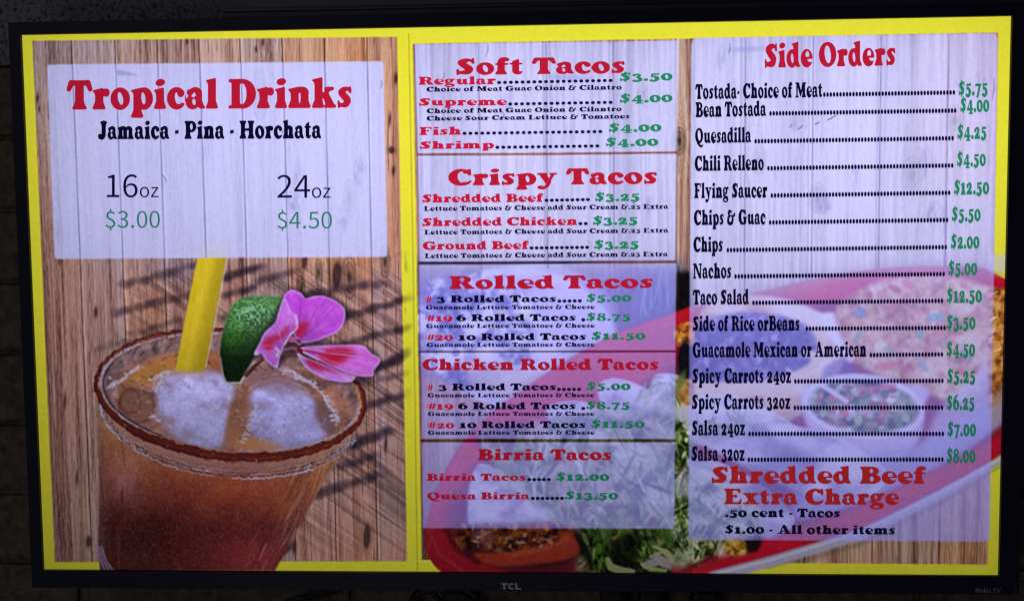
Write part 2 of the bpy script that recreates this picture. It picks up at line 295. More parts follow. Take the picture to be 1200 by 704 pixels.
# ------------------------------------------------------------------ what the screen shows, worked out point by point
PX0, PY0, PW, PH = 16, 10, 1182, 676        # raster window, in picture pixels
Xg, Yg = np.meshgrid(np.arange(PW)+PX0+.0, np.arange(PH)+PY0+.0)
rng = np.random.default_rng(7)
def hsh(ix, iy, s):
    v = np.sin(ix*127.1+iy*311.7+s*74.7)*43758.5453
    return v-np.floor(v)
def vnoise(x, y, s=0):
    ix, iy = np.floor(x), np.floor(y); fx, fy = x-ix, y-iy
    fx = fx*fx*(3-2*fx); fy = fy*fy*(3-2*fy)
    return (hsh(ix, iy, s)*(1-fx)+hsh(ix+1, iy, s)*fx)*(1-fy)+(hsh(ix, iy+1, s)*(1-fx)+hsh(ix+1, iy+1, s)*fx)*fy
def fbm(x, y, s=0, o=4):
    t = 0; a = .5; n = 0
    for k in range(o):
        t = t+a*vnoise(x*2**k, y*2**k, s+k*9); n += a; a *= .55
    return t/n
def spline(pts, n=10):
    p = np.array(pts, float); out = []
    for i in range(len(p)):
        a, b, c, d = p[i-1], p[i], p[(i+1) % len(p)], p[(i+2) % len(p)]
        for t in np.linspace(0, 1, n, endpoint=False):
            out.append(.5*((2*b)+(-a+c)*t+(2*a-5*b+4*c-d)*t*t+(-a+3*b-3*c+d)*t**3))
    return np.array(out)
def win(x0, y0, x1, y1, pad):
    a = int(max(0, math.floor(x0-PX0-pad))); b = int(min(PW, math.ceil(x1-PX0+pad))); c = int(max(0, math.floor(y0-PY0-pad))); d = int(min(PH, math.ceil(y1-PY0+pad)))
    return slice(c, max(c, d)), slice(a, max(a, b))
def poly(pts, soft=.8, curve=False):        # (window, mask) of a filled outline
    p = spline(pts) if curve else np.array(pts, float)
    w = win(p[:, 0].min(), p[:, 1].min(), p[:, 0].max(), p[:, 1].max(), 3*soft+2)
    x, y = Xg[w], Yg[w]; m = np.zeros(x.shape)
    for ox, oy in ((-.375, -.125), (-.125, .375), (.125, -.375), (.375, .125)):
        ins = np.zeros(x.shape, bool); yo = y[:, :1]+oy; xo = x[:1]+ox
        for (x0, y0), (x1, y1) in zip(p, np.roll(p, -1, 0)):
            a, b = np.searchsorted(yo[:, 0], sorted((y0, y1)))
            if a == b: continue
            ins[a:b] ^= xo < (x1-x0)*(yo[a:b]-y0)/(y1-y0)+x0
        m += ins*.25
    return w, gauss(m, soft) if m.size else m
def ell(cx, cy, rx, ry, rot=0, soft=.8):
    r = max(rx, ry); w = win(cx-r, cy-r, cx+r, cy+r, 3*soft+2)
    a = math.radians(rot); dx, dy = Xg[w]-cx, Yg[w]-cy
    u, v = dx*math.cos(a)+dy*math.sin(a), -dx*math.sin(a)+dy*math.cos(a)
    d = np.sqrt((u/rx)**2+(v/ry)**2)
    return w, np.clip((1-d)*min(rx, ry)/(2*soft)+.5, 0, 1)
def line(pts, wd, soft=.7):                 # stroke of (x, y) points, wd in pixels (number or list)
    p = np.array(pts, float); wd = np.broadcast_to(np.asarray(wd, float), (len(p),))
    w = win(p[:, 0].min(), p[:, 1].min(), p[:, 0].max(), p[:, 1].max(), wd.max()+3*soft+2)
    x, y = Xg[w], Yg[w]; m = np.zeros(x.shape)
    for i in range(len(p)-1):
        d = p[i+1]-p[i]; L2 = d@d or 1e-9
        t = np.clip(((x-p[i, 0])*d[0]+(y-p[i, 1])*d[1])/L2, 0, 1)
        r = np.hypot(x-p[i, 0]-t*d[0], y-p[i, 1]-t*d[1]); h = (wd[i]*(1-t)+wd[i+1]*t)/2
        m = np.maximum(m, np.clip((h-r)/(2*soft)+.5, 0, 1))
    return w, m
def rgb(*c): return np.array(c, float)
def over(im, wm, col, a=1.0, clip=None):
    w, m = wm; m = m*a
    if clip is not None: m = m*clip[w]
    c = np.asarray(col, float)
    if c.ndim == 3 and c.shape[:2] == im.shape[:2]: c = c[w]
    im[w] = im[w]*(1-m[..., None])+c*m[..., None]
def full(wm):
    f = np.zeros(Xg.shape); f[wm[0]] = wm[1]; return f
def scatter(im, clip, n, box_, rx, ry, cols, a=.8, rot=(0, 180), soft=.7, seed=1):
    r = np.random.default_rng(seed); k = 0
    while k < n:
        x, y = r.uniform(box_[0], box_[2]), r.uniform(box_[1], box_[3]); k += 1
        iy, ix = int(y-PY0), int(x-PX0)
        if not (0 <= iy < PH and 0 <= ix < PW) or clip[iy, ix] < .3: continue
        c = np.array(cols[r.integers(len(cols))])*r.uniform(.82, 1.15)
        over(im, ell(x, y, r.uniform(*rx), r.uniform(*ry), r.uniform(*rot), soft), c, a*r.uniform(.6, 1), clip)
def strands(im, clip, n, box_, length, wd, cols, ang, a=.8, seed=1, bend=.6):
    r = np.random.default_rng(seed)
    for _ in range(n):
        x, y = r.uniform(box_[0], box_[2]), r.uniform(box_[1], box_[3]); iy, ix = int(y-PY0), int(x-PX0)
        if not (0 <= iy < PH and 0 <= ix < PW) or clip[iy, ix] < .3: continue
        t = math.radians(r.uniform(*ang)); L = r.uniform(*length); b = r.uniform(-bend, bend); p = [(x, y)]
        for s in range(5):
            t += b/4; p.append((p[-1][0]+math.cos(t)*L/5, p[-1][1]+math.sin(t)*L/5))
        c = np.array(cols[r.integers(len(cols))])*r.uniform(.75, 1.2); w0 = r.uniform(*wd)
        over(im, line(p, [w0*.5, w0, w0*1.1, w0, w0*.8, w0*.3]), c, a*r.uniform(.6, 1), clip)
def quad_uv(q):                              # u, v over a four-cornered picture (TL, TR, BR, BL)
    s = np.array([[0, 0], [1, 0], [1, 1], [0, 1]], float); A = []; b = []
    for (u, v), (x, y) in zip(s, q):
        A += [[x, y, 1, 0, 0, 0, -u*x, -u*y], [0, 0, 0, x, y, 1, -v*x, -v*y]]; b += [u, v]
    h = np.append(np.linalg.solve(np.array(A, float), np.array(b, float)), 1)
    d = h[6]*Xg+h[7]*Yg+1
    return (h[0]*Xg+h[1]*Yg+h[2])/d, (h[3]*Xg+h[4]*Yg+h[5])/d
YELLOW = rgb(240, 234, 60)
im = np.ones((PH, PW, 3))*YELLOW
ids = np.zeros((PH, PW), int)                # which picture element each point belongs to
NAMES = {0: 'screen'}
def claim(k, name, wm, th=.5, only=None):
    NAMES[k] = name; w, m = wm; s = ids[w]; ok = m > th
    if only is not None: ok &= np.isin(s, only)
    s[ok] = k; ids[w] = s
def planks(u, v, seams, cols, scale, knots, seed):
    """vertical boards: grain, seams, knots"""
    n = np.searchsorted(np.array(seams), u.ravel()).reshape(u.shape)
    uu = u*scale; warp = np.zeros_like(u)
    for ku, kv, kr in knots:
        d2 = ((u-ku)*scale/kr)**2+((v-kv)*scale/kr/2.6)**2
        warp += np.sign(u-ku)*kr*np.exp(-d2*.45)*.9
    g = uu-warp*.8+.06*scale*.02*np.sin(v*9+n*2.1)
    big = fbm(g*.085+n*17, v*1.1+n*5, seed, 3); mid = fbm(g*.26+n*31, v*3.2+n, seed+3, 3); fine = fbm(g*.85, v*9+n*3, seed+5, 3); hair = fbm(g*2.4, v*30, seed+8, 2)
    t = .30*big+.26*mid+.28*fine+.16*hair
    tone = hsh(n*1., n*0.+3, seed)
    t = np.clip((t-.5)*2.3+.55+(tone-.5)*.30, 0, 1)[..., None]
    c = np.array(cols, float); f = t*(len(c)-1); i = np.clip(f.astype(int)[..., 0], 0, len(c)-2); fr = f-i[..., None]
    out = c[i]*(1-fr)+c[i+1]*fr
    tint = (hsh(n*1.+4, n*0.+1, seed+2)-.5)[..., None]
    out = out*(1+tint*np.array([.10, .0, -.16]))
    crack = np.clip((vnoise(g*1.1+3, v*5, seed+21)-.80)*7, 0, 1)*np.clip((fine-.42)*6, 0, 1)
    out = out*(1-.38*crack[..., None])
    for ku, kv, kr in knots:
        r_ = np.sqrt(((u-ku)*scale/kr)**2+((v-kv)*scale/kr/2.0)**2)
        out = out*(1-.62*np.exp(-(r_*1.9)**2)[..., None])
        out = out*(1-.25*(np.exp(-((r_-.75)/.12)**2)+np.exp(-((r_-1.05)/.1)**2))[..., None])
    for s in seams:
        d = np.abs(u-s)*scale
        out = out*(1-.72*np.exp(-(d/.55)**2)[..., None])*(1+.10*np.exp(-((u-s)*scale-2.2)**2/1.6)[..., None])
    return out
# ---- the drinks picture on the left
LQ = [(38, 48), (465.5, 43.5), (477, 657), (64, 658)]
u, v = quad_uv(LQ)
seamL = [.107, .226, .342, .457, .570, .685, .80, .917]
woodL = planks(u, v, seamL, [(92, 56, 52), (152, 106, 90), (190, 144, 120), (210, 168, 144), (220, 182, 166)], 427,
               [(.045, .13, 5), (.955, .42, 6), (.855, .45, 8), (.77, .44, 5), (.62, .105, 9), (.20, .93, 5), (.05, .36, 4), (.72, .47, 5), (.86, .30, 7)], 11)
lum = woodL.mean(2, keepdims=True)
mauve = np.clip(1-v*2.6, 0, 1)[..., None]*np.clip(1.15-u*1.2, .15, 1)[..., None]
woodL = woodL*(1-.45*mauve)+(lum*np.array([1.04, .97, 1.22]))*.45*mauve
woodL = woodL*(1+np.clip((u-.8)*2.2, 0, .4)[..., None]*np.array([.12, -.12, -.35]))
woodL = woodL*(1+np.clip((v-.12)*4, 0, 1)[..., None]*np.array([-.02, -.055, .015]))
picL = full(poly(LQ, .6))
over(im, (np.s_[:, :], picL), woodL); claim(1, 'wood_picture', (np.s_[:, :], picL))
for x, y, rx, ry in ((44, 115, 1.4, 5), (46, 128, 1, 3), (112, 366, 2.2, 6), (104, 634, 3, 6), (464, 92, 2, 6), (459, 176, 3.4, 4), (461, 200, 1.6, 5), (457, 140, 1.2, 6), (395, 322, 5, 15), (357, 306, 3, 9), (300, 58, 1.2, 3), (219, 49, 1.2, 3), (308, 50, 1.4, 4), (430, 628, 4, 14), (76, 470, 1.4, 8), (90, 560, 1.2, 7), (452, 520, 1.6, 9), (70, 300, 1.2, 8), (345, 640, 2, 8)):
    over(im, ell(x, y, rx*1.9, ry*1.35, 3, 2.2), rgb(120, 76, 66), .4, picL); over(im, ell(x, y, rx, ry, 3, 1), rgb(52, 30, 34), .72, picL)
strands(im, picL, 260, (36, 44, 478, 658), (14, 70), (.6, 1.5), [(92, 56, 50), (110, 70, 60), (222, 182, 160)], (86, 93), .42, 14, .05)
# lattice shadow lying over the boards
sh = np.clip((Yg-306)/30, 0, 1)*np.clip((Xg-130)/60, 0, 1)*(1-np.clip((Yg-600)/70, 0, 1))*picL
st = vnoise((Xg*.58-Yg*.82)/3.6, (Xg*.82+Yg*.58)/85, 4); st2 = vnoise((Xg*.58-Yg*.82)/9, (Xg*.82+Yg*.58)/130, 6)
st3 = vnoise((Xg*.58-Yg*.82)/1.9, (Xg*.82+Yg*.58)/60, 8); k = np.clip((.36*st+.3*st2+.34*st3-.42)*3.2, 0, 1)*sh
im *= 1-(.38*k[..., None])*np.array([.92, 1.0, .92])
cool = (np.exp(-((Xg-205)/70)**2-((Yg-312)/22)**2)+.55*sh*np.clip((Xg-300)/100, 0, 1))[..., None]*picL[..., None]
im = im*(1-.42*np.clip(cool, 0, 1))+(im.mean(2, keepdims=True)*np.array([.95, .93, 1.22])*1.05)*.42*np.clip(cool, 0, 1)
for a, b, wd, al in (((148, 333), (240, 308), 9, .7), ((135, 366), (232, 344), 9, .62), ((112, 408), (215, 384), 8, .34), ((262, 326), (306, 312), 9, .6), ((262, 346), (300, 336), 8, .45), ((262, 372), (290, 366), 7, .4),
                     ((366, 344), (452, 331), 9, .66), ((400, 372), (478, 350), 9, .76), ((402, 403), (478, 384), 9, .72), ((440, 432), (478, 414), 11, .62), ((300, 330), (345, 318), 8, .4),
                     ((422, 478), (474, 462), 9, .55), ((408, 522), (455, 505), 12, .58), ((352, 584), (446, 556), 11, .70), ((312, 652), (336, 640), 10, .62), ((384, 318), (478, 296), 5, .2), ((150, 392), (214, 374), 7, .4), ((330, 352), (372, 343), 8, .5), ((318, 620), (352, 606), 9, .5), ((420, 450), (476, 438), 7, .4), ((396, 548), (440, 534), 8, .45)):
    n = 14; r = np.random.default_rng(int(a[0]*7+a[1]))
    for i in range(n+1):
        t = i/n; x = a[0]*(1-t)+b[0]*t+r.uniform(-2, 2); y = a[1]*(1-t)+b[1]*t+r.uniform(-1.5, 1.5)
        over(im, ell(x, y, wd*.72*r.uniform(.7, 1.3), wd*.46*r.uniform(.7, 1.35), -22+r.uniform(-25, 25), 2.4), rgb(36, 24, 40), al*r.uniform(.45, .95)*.75, np.clip(picL+(Xg > 470)*.4, 0, 1))
# a glass of iced drink
rimc = (270, 461); RA, RBy, ROT = 157.5, 73.5, 5.5
def rim(rx, ry, dy=0, dx=0): return ell(rimc[0]+dx, rimc[1]+dy, rx, ry, ROT, .8)
gl = poly([(113, 455), (113.5, 480), (116, 540), (116, 600), (115, 640), (117, 668), (322, 668), (336, 644), (356, 606), (384, 556), (408, 520), (427, 478), (426, 462), (400, 420), (200, 400)], .8)
yb = np.clip((Yg-492-(Xg-115)*.10)/116, 0, 1)
nz = fbm(Xg/20, Yg/22, 31, 4)-.5; gr = hsh(Xg, Yg, 5)-.5
t = np.clip(yb+nz*.34, 0, 1)[..., None]
tm = np.clip(t*2, 0, 1); tn = np.clip(t*2-1, 0, 1); body = ((1-tm)*rgb(190, 130, 86)+tm*rgb(144, 76, 54))*(1-tn)+rgb(94, 38, 40)*tn
t2 = np.clip((t-.55)*2, 0, 1); body = body*(1-t2*.35)+rgb(74, 26, 32)*t2*.35
body = body+np.exp(-((Xg-300)/60)**2-((Yg-655)/28)**2)[..., None]*rgb(58, 14, 20)
body = body+np.exp(-((Xg-268)/110)**2-((Yg-585)/40)**2)[..., None]*rgb(26, 4, 2)
body = body+np.exp(-((Xg-146)/20)**2-((Yg-562)/30)**2)[..., None]*(.4+1.2*fbm(Xg/5, Yg/7, 33, 3)[..., None])*rgb(30, 34, 52)
body = body*(1-.24*np.exp(-((Xg-170)/60)**2-((Yg-622)/34)**2)[..., None])
edge = np.clip((118+12-Xg)/14, 0, 1)[..., None]; body = body*(1-edge*.45)+rgb(150, 118, 128)*edge*.36
xr = 322+(668-Yg)*.545; er = np.clip(1-(xr-Xg)/36, 0, 1)[..., None]*np.clip((668-Yg)/60, .3, 1)[..., None]
body = body*(1-er*.32)+rgb(176, 128, 110)*er*.32
stre = vnoise((Xg-(668-Yg)*.3)/3.0, Yg/70, 9)[..., None]-.5
body = body*(1+stre*.16*er*3)+gr[..., None]*15+(vnoise(Xg/2.2, Yg/2.2, 12)-.5)[..., None]*16
over(im, gl, body)
glf = full(gl)
scatter(im, glf*(Yg > 520), 500, (116, 520, 410, 668), (.5, 1.5), (.5, 1.5), [(196, 140, 110), (84, 32, 30), (200, 150, 130)], .2, seed=176)
strands(im, glf*((Xg-(322+(668-Yg)*.545)) > -46), 70, (300, 530, 420, 668), (20, 70), (1, 3), [(176, 116, 96), (96, 44, 40), (206, 160, 150)], (112, 126), .38, 177, .1)
strands(im, glf*(Xg < 150), 26, (114, 500, 150, 664), (16, 50), (1, 3.4), [(150, 116, 130), (90, 44, 44)], (84, 94), .4, 178, .1)
for k in range(3): over(im, line([(113+k*3, 640), (118+k*3, 656), (124+k*5, 670)], 2), rgb(168, 152, 206), .75)
claim(2, 'drink_glass', gl)
# inside of the glass
inn = full(rim(RA-6, RBy-6)); wallc = np.zeros_like(im)
n1 = fbm(Xg/7, Yg/14, 41, 4)[..., None]; n2 = vnoise((Xg*.6+Yg)/4, (Xg-Yg*.6)/11, 44)[..., None]
wallc[:] = rgb(146, 112, 118)*(.55+.9*n1)*(.86+.3*n2)
over(im, (np.s_[:, :], inn), wallc)
liq = full(ell(272, 470, 142, 58, ROT+1, 2))*inn
n3 = fbm(Xg/20, Yg/11, 51, 4)[..., None]
over(im, (np.s_[:, :], liq), rgb(160, 104, 84)*(.55+.9*n3)+rgb(8, 12, 34)*n2)
over(im, ell(192, 432, 50, 13, -18, 4), rgb(206, 138, 62), .75, inn); over(im, ell(246, 424, 40, 9, 0, 3), rgb(188, 106, 64), .7, inn)
for x, y, rx, ry, rot in ((160, 476, 22, 21, 10), (152, 470, 14, 15, 0)):      # a small ice ring
    over(im, ell(x, y, rx, ry, rot, 1), rgb(96, 52, 44), .55, inn); over(im, ell(x+1, y, rx-3, ry-3, rot, 2), rgb(150, 104, 96), .75, inn)
def ice(pts, col, al, seed):
    m = poly(pts, 3.2, True); f = full(m)
    n = fbm(Xg/22, Yg/17, seed, 4)[..., None]; sp = fbm(Xg/3.4, Yg/2.7, seed+4, 3)[..., None]; e = np.clip((gauss(f, 6)-.42)*2.3, 0, 1)[..., None]
    sh_ = np.clip((Yg-pts[1][1])/90, 0, 1)[..., None]; c = col*(1.06-.24*sh_)*e+rgb(150, 104, 98)*(1-e)
    over(im, (m[0], m[1]*np.clip(.35+1.5*n[m[0]][..., 0], 0, 1)*(.55+.45*e[m[0]][..., 0])), c*(.80+.42*n)*(.92+.16*sp), al, inn)
    q = np.array(pts); r = np.random.default_rng(seed); c0 = q.mean(0)
    for k in range(7):                       # facets and glints inside the ice
        a = c0+(q[r.integers(len(q))]-c0)*r.uniform(.3, .8); b = a+r.uniform(-1, 1, 2)*(22, 15); over(im, line([a, (a+b)/2+r.uniform(-3, 3, 2), b], [.5, r.uniform(1.6, 3.4), .5], 1.6), rgb(216, 210, 250), r.uniform(.2, .55), inn)
        a = c0+(q[r.integers(len(q))]-c0)*r.uniform(.5, .9); b = a+r.uniform(-1, 1, 2)*(16, 12); over(im, line([a, b], [.5, 2], 1.2), rgb(120, 100, 140), r.uniform(.12, .3), inn)
    pp = spline(pts); k = len(pp)//4; over(im, line(pp[:k], 2.2, 1.3), rgb(222, 216, 252), .55, inn)
    return f
i1 = ice([(180, 456), (186, 442), (206, 434), (240, 431), (268, 438), (280, 452), (272, 478), (268, 504), (262, 528), (232, 527), (202, 514), (183, 490)], rgb(196, 188, 255), 1.0, 61)
i2 = ice([(292, 456), (322, 444), (352, 452), (374, 470), (392, 496), (384, 514), (344, 530), (308, 528), (290, 508), (284, 480)], rgb(190, 182, 255), 1.0, 66)
over(im, ell(318, 446, 38, 14, 14, 5), rgb(140, 108, 128), .6, inn)
over(im, ell(280, 494, 13, 34, 14, 4), rgb(150, 96, 70), .7, inn); over(im, ell(302, 524, 30, 11, 10, 4), rgb(196, 130, 92), .8, inn)
over(im, ell(382, 488, 11, 24, -20, 3), rgb(112, 78, 76), .7, inn)
wh = [(176, 444, 206, 436), (184, 456, 196, 438), (128, 452, 166, 430), (136, 462, 130, 444), (332, 436, 348, 441), (348, 441, 366, 448), (366, 448, 382, 464), (382, 464, 398, 490), (300, 470, 292, 500), (292, 500, 284, 518), (382, 470, 394, 498), (178, 488, 186, 492), (330, 428, 352, 444)]
for j, (xa, ya, xb, yb_) in enumerate(wh):
    r = np.random.default_rng(300+j)
    for q in range(10):
        t = q/9; over(im, ell(xa+(xb-xa)*t+r.uniform(-2, 2), ya+(yb_-ya)*t+r.uniform(-2, 2), r.uniform(1, 3.4), r.uniform(.7, 1.7), r.uniform(-40, 40), .7), rgb(206, 200, 242), r.uniform(.35, .9), inn)
scatter(im, inn*np.clip(i1+i2, 0, 1), 260, (180, 428, 392, 530), (.6, 1.9), (.5, 1.1), [(226, 222, 255), (132, 122, 176)], .55, seed=71)
scatter(im, liq*(1-np.clip(i1+i2, 0, 1)), 520, (118, 400, 420, 535), (.8, 3.6), (.5, 1.4), [(92, 46, 40), (214, 172, 160), (70, 36, 40), (190, 178, 210)], .6, seed=72)
scatter(im, inn*(1-liq), 300, (115, 385, 425, 470), (1, 6), (.6, 1.6), [(70, 46, 50), (190, 160, 170), (96, 64, 66)], .55, (-70, -20), seed=73)
# spiced rim: dark band with a wet bright line inside
def ring(rx0, ry0, w0, col, al, a0, a1, dy=0, seed=0, jit=.6, n=220, dash=False):
    r = np.random.default_rng(int(seed)); c, s = math.cos(math.radians(ROT)), math.sin(math.radians(ROT)); p = []; ww = []
    for t in np.linspace(a0, a1, n):
        a = math.radians(t); X, Y = rx0*math.cos(a), ry0*math.sin(a)
        p.append((rimc[0]+X*c-Y*s+r.uniform(-jit, jit), rimc[1]+dy+X*s+Y*c+r.uniform(-jit, jit))); ww.append((w0(t) if callable(w0) else w0)*r.uniform(.75, 1.2))
    if not dash: over(im, line(p, ww), col, al)
    else:
        k = 0
        while k < n-4:
            s = int(r.integers(4, 13)); over(im, line(p[k:k+s+1], ww[k:k+s+1]), col, al*r.uniform(.15, 1.15)); k += s
front = lambda b, f: (lambda t: b+(f-b)*max(0, math.sin(math.radians(t))))
for dy, wd, al in ((10, 2.4, .6), (14.5, 3.6, .75), (18.5, 3.0, .9)):
    ring(RA-3, RBy+4, wd, rgb(84, 52, 56), al*.6, 12, 170, dy, 80+dy, 1.0, 220, True); ring(RA-4, RBy+4, wd*.55, rgb(204, 194, 240), al, 14, 176, dy+2, 81+dy, 1.2, 220, True)
ring(RA-3, RBy+11, front(1, 13), rgb(168, 138, 158), .42, 20, 165, 0, 89, 1.5)
ring(RA, RBy, front(4.2, 10.5), rgb(88, 28, 28), .93, 0, 360, 0, 90, 1.3, 260)
ring(RA-1, RBy+1, front(1.6, 5), rgb(134, 50, 34), .8, -20, 100, 2, 91, 1.6, 220, True); ring(RA-1, RBy, 3, rgb(150, 72, 50), .8, 195, 300, 0, 92, 1.4, 160, True)
ring(RA+1.6, RBy+2.5, front(1, 1.6), rgb(44, 14, 22), .6, 0, 360, 1, 93)
ring(RA-5, RBy-5, front(1.7, 1.5), rgb(186, 182, 230), .85, 128, 262, -1, 94, .6, 160, True); ring(RA-5, RBy-6.5, 1.7, rgb(186, 182, 236), .75, 2, 84, -1, 95, .7, 160, True); ring(RA-8, RBy-8, 1.4, rgb(30, 24, 60), .8, 120, 200, 0, 96, .4)
for (x0_, y0_, x1_, y1_) in ((322, 431, 346, 438), (346, 438, 366, 450), (366, 450, 382, 468), (382, 468, 397, 492), (176, 446, 198, 434), (182, 458, 190, 440), (126, 456, 164, 428)):
    r = np.random.default_rng(int(x0_+y0_)); q_ = [(x0_+(x1_-x0_)*t+r.uniform(-1.6, 1.6), y0_+(y1_-y0_)*t+r.uniform(-1.6, 1.6)) for t in np.linspace(0, 1, 7)]; over(im, line(q_, list(r.uniform(1, 3.6, 7)), 1), rgb(214, 208, 248), .7, inn)
scatter(im, full(rim(RA+6, RBy+10))*(1-full(rim(RA-7, RBy-3))), 420, (108, 380, 434, 545), (.6, 1.8), (.5, 1.2), [(150, 60, 40), (60, 16, 20), (180, 96, 66), (50, 40, 90), (196, 186, 220)], .6, seed=75)
claim(2, 'drink_glass', rim(RA+4, RBy+6))
# straw
sw = poly([(232.5, 296), (266, 296), (262, 318), (252, 372), (240.5, 432), (236, 436), (222, 437), (205.5, 433), (218, 366)], .8)
sc = np.ones_like(im)*rgb(232, 200, 44); sx = (Xg-(232+(300-Yg)*.205*1.0))/34
sc *= (1-.16*np.clip(sx*1.2, 0, 1)**2)[..., None]; sc += np.clip(1-np.abs(sx-.42)*4, 0, 1)[..., None]*rgb(16, 16, 6)
sc = sc*(1-.10*np.clip((Yg-380)/60, 0, 1))[..., None]+(vnoise(Xg/2, Yg/9, 3)[..., None]-.5)*10
over(im, sw, sc); over(im, line([(267, 300), (263, 318), (253, 372), (241, 430)], 1.4), rgb(214, 204, 196), .7); over(im, line([(231, 303), (217.5, 366), (205, 430)], 1.2), rgb(140, 110, 80), .6)
over(im, ell(224, 438, 22, 5, 0, 2), rgb(196, 160, 150), .5)
claim(3, 'straw', sw)
# lime wedge
Z = lambda pts: [(240+a/5.414, 330+b/5.414) for a, b in pts]
lt0 = 0; lp = poly(Z([(265, 97), (330, 93), (420, 95), (498, 106), (480, 180), (440, 250), (390, 330), (340, 410), (300, 500), (250, 585), (222, 636), (180, 645), (142, 640), (118, 590), (100, 500), (97, 430), (108, 350), (130, 260), (158, 180), (205, 120)]), .7, True)
lt = np.clip((Yg-352-(Xg-258)*.12)/64, 0, 1)[..., None]; pit = fbm(Xg/2.6, Yg/2.1, 91, 2)[..., None]; hi = (np.exp(-((Xg-296)/26)**2-((Yg-368)/17)**2))[..., None]
lc = (1-lt)*rgb(78, 136, 72)+lt*rgb(15, 32, 18); lc = lc*(.90+.20*pit)+hi*rgb(78, 76, 104)*(np.clip((pit-.40)*4.5, 0, 1)); lc += np.exp(-((Xg-276)/16)**2-((Yg-392)/22)**2)[..., None]*rgb(20, 44, 4)*pit*1.6
over(im, poly(Z([(90, 430), (110, 330), (150, 180), (262, 88), (500, 96), (350, 430), (228, 650), (140, 655), (108, 600)]), 1.2, True), rgb(150, 150, 150), .5)
over(im, lp, lc)
over(im, line(Z([(140, 642), (225, 640), (262, 585), (330, 490), (356, 465)]), 2.2), rgb(214, 196, 214), .85); over(im, line(Z([(262, 592), (310, 540), (372, 492)]), [5, 5, 2]), rgb(74, 26, 30), .85)
over(im, line(Z([(100, 480), (116, 590), (140, 640)]), 1.3), rgb(190, 180, 190), .7)
claim(4, 'lime_wedge', lp)
# flower
PE = [([(500, 112), (530, 62), (560, 52), (610, 74), (640, 108), (690, 94), (750, 92), (820, 118), (884, 172), (884, 250), (850, 310), (770, 350), (680, 380), (610, 384), (575, 350), (540, 240)], (196, 82, 226), (600, 375)),
      ([(505, 105), (470, 190), (448, 262), (385, 318), (345, 395), (314, 455), (330, 466), (360, 455), (392, 502), (456, 545), (472, 480), (492, 440), (505, 400), (540, 345), (590, 290), (578, 215), (545, 186)], (204, 110, 232), (500, 420)),
      ([(585, 452), (640, 482), (720, 512), (830, 560), (920, 590), (957, 603), (915, 635), (800, 625), (720, 595), (640, 540)], (204, 130, 232), (600, 450)),
      ([(606, 420), (700, 408), (880, 402), (1000, 405), (1050, 450), (1112, 496), (1072, 560), (1062, 596), (960, 594), (830, 550), (720, 494), (640, 452)], (210, 106, 226), (610, 430))]
fl = np.zeros(Xg.shape)
over(im, poly(Z([(490, 110), (560, 40), (660, 90), (760, 80), (900, 170), (895, 260), (770, 370), (1010, 395), (1120, 490), (1080, 605), (920, 645), (780, 630), (580, 470), (450, 560), (380, 500), (300, 470)]), 2.2, True), rgb(26, 16, 40), .6)
for pts, col, org in PE:
    m = poly(Z(pts), .7, True); f = full(m); fl = np.maximum(fl, f); ox, oy = Z([org])[0]
    ang = np.arctan2(Yg-oy, Xg-ox); rad = np.hypot(Xg-ox, Yg-oy); vein = vnoise(ang*16, rad/30, 5)[..., None]
    c = rgb(*col)*(.93+.14*vein)*(.80+.28*np.clip(rad/40, 0, 1)[..., None])+(fbm(Xg/13, Yg/13, 17, 3)[..., None]-.5)*rgb(40, 60, 30)
    over(im, m, c); inner = gauss(f, 1.1)
    rimm = f*(1-np.clip((gauss(f, 2.0)-.5)*2.6, 0, 1)); over(im, (np.s_[:, :], rimm), rgb(226, 190, 250), .85)
for pts, al, s in (([(660, 262), (600, 262), (570, 335), (612, 350), (640, 310)], .9, 2.2), ([(545, 270), (470, 330), (420, 345), (365, 385), (375, 415), (412, 445), (430, 420), (440, 380), (500, 350)], .85, 2), ([(725, 470), (770, 430), (850, 415), (930, 425), (960, 445), (900, 490), (850, 525), (780, 520)], .95, 3),
                   ([(640, 492), (690, 500), (760, 540), (860, 572), (930, 592), (800, 568), (720, 560), (660, 528)], .9, 1.8)):
    over(im, poly(Z(pts), s, True), rgb(196, 28, 62), al, fl)
for pts, w_, c, a in (([(610, 430), (680, 445), (740, 462)], 2.4, (176, 40, 84), .8), ([(610, 440), (670, 470), (720, 495)], 1.4, (230, 200, 250), .8), ([(620, 425), (700, 432), (760, 440)], 1.2, (226, 180, 240), .7), ([(578, 215), (588, 290), (540, 340), (508, 395)], 1.6, (228, 200, 250), .9), ([(508, 430), (560, 420), (600, 436)], 3.2, (150, 84, 120), .9),
                      ([(500, 455), (570, 470)], 4, (96, 66, 40), .8), ([(545, 365), (585, 370), (600, 385)], 7, (190, 112, 170), .8), ([(590, 372), (604, 380)], 3, (70, 20, 50), .8), ([(596, 430), (612, 440)], 4.4, (120, 14, 40), .9), ([(450, 420), (470, 440), (455, 470)], 3, (226, 196, 250), .7)):
    over(im, line(Z(pts), w_), rgb(*c), a)
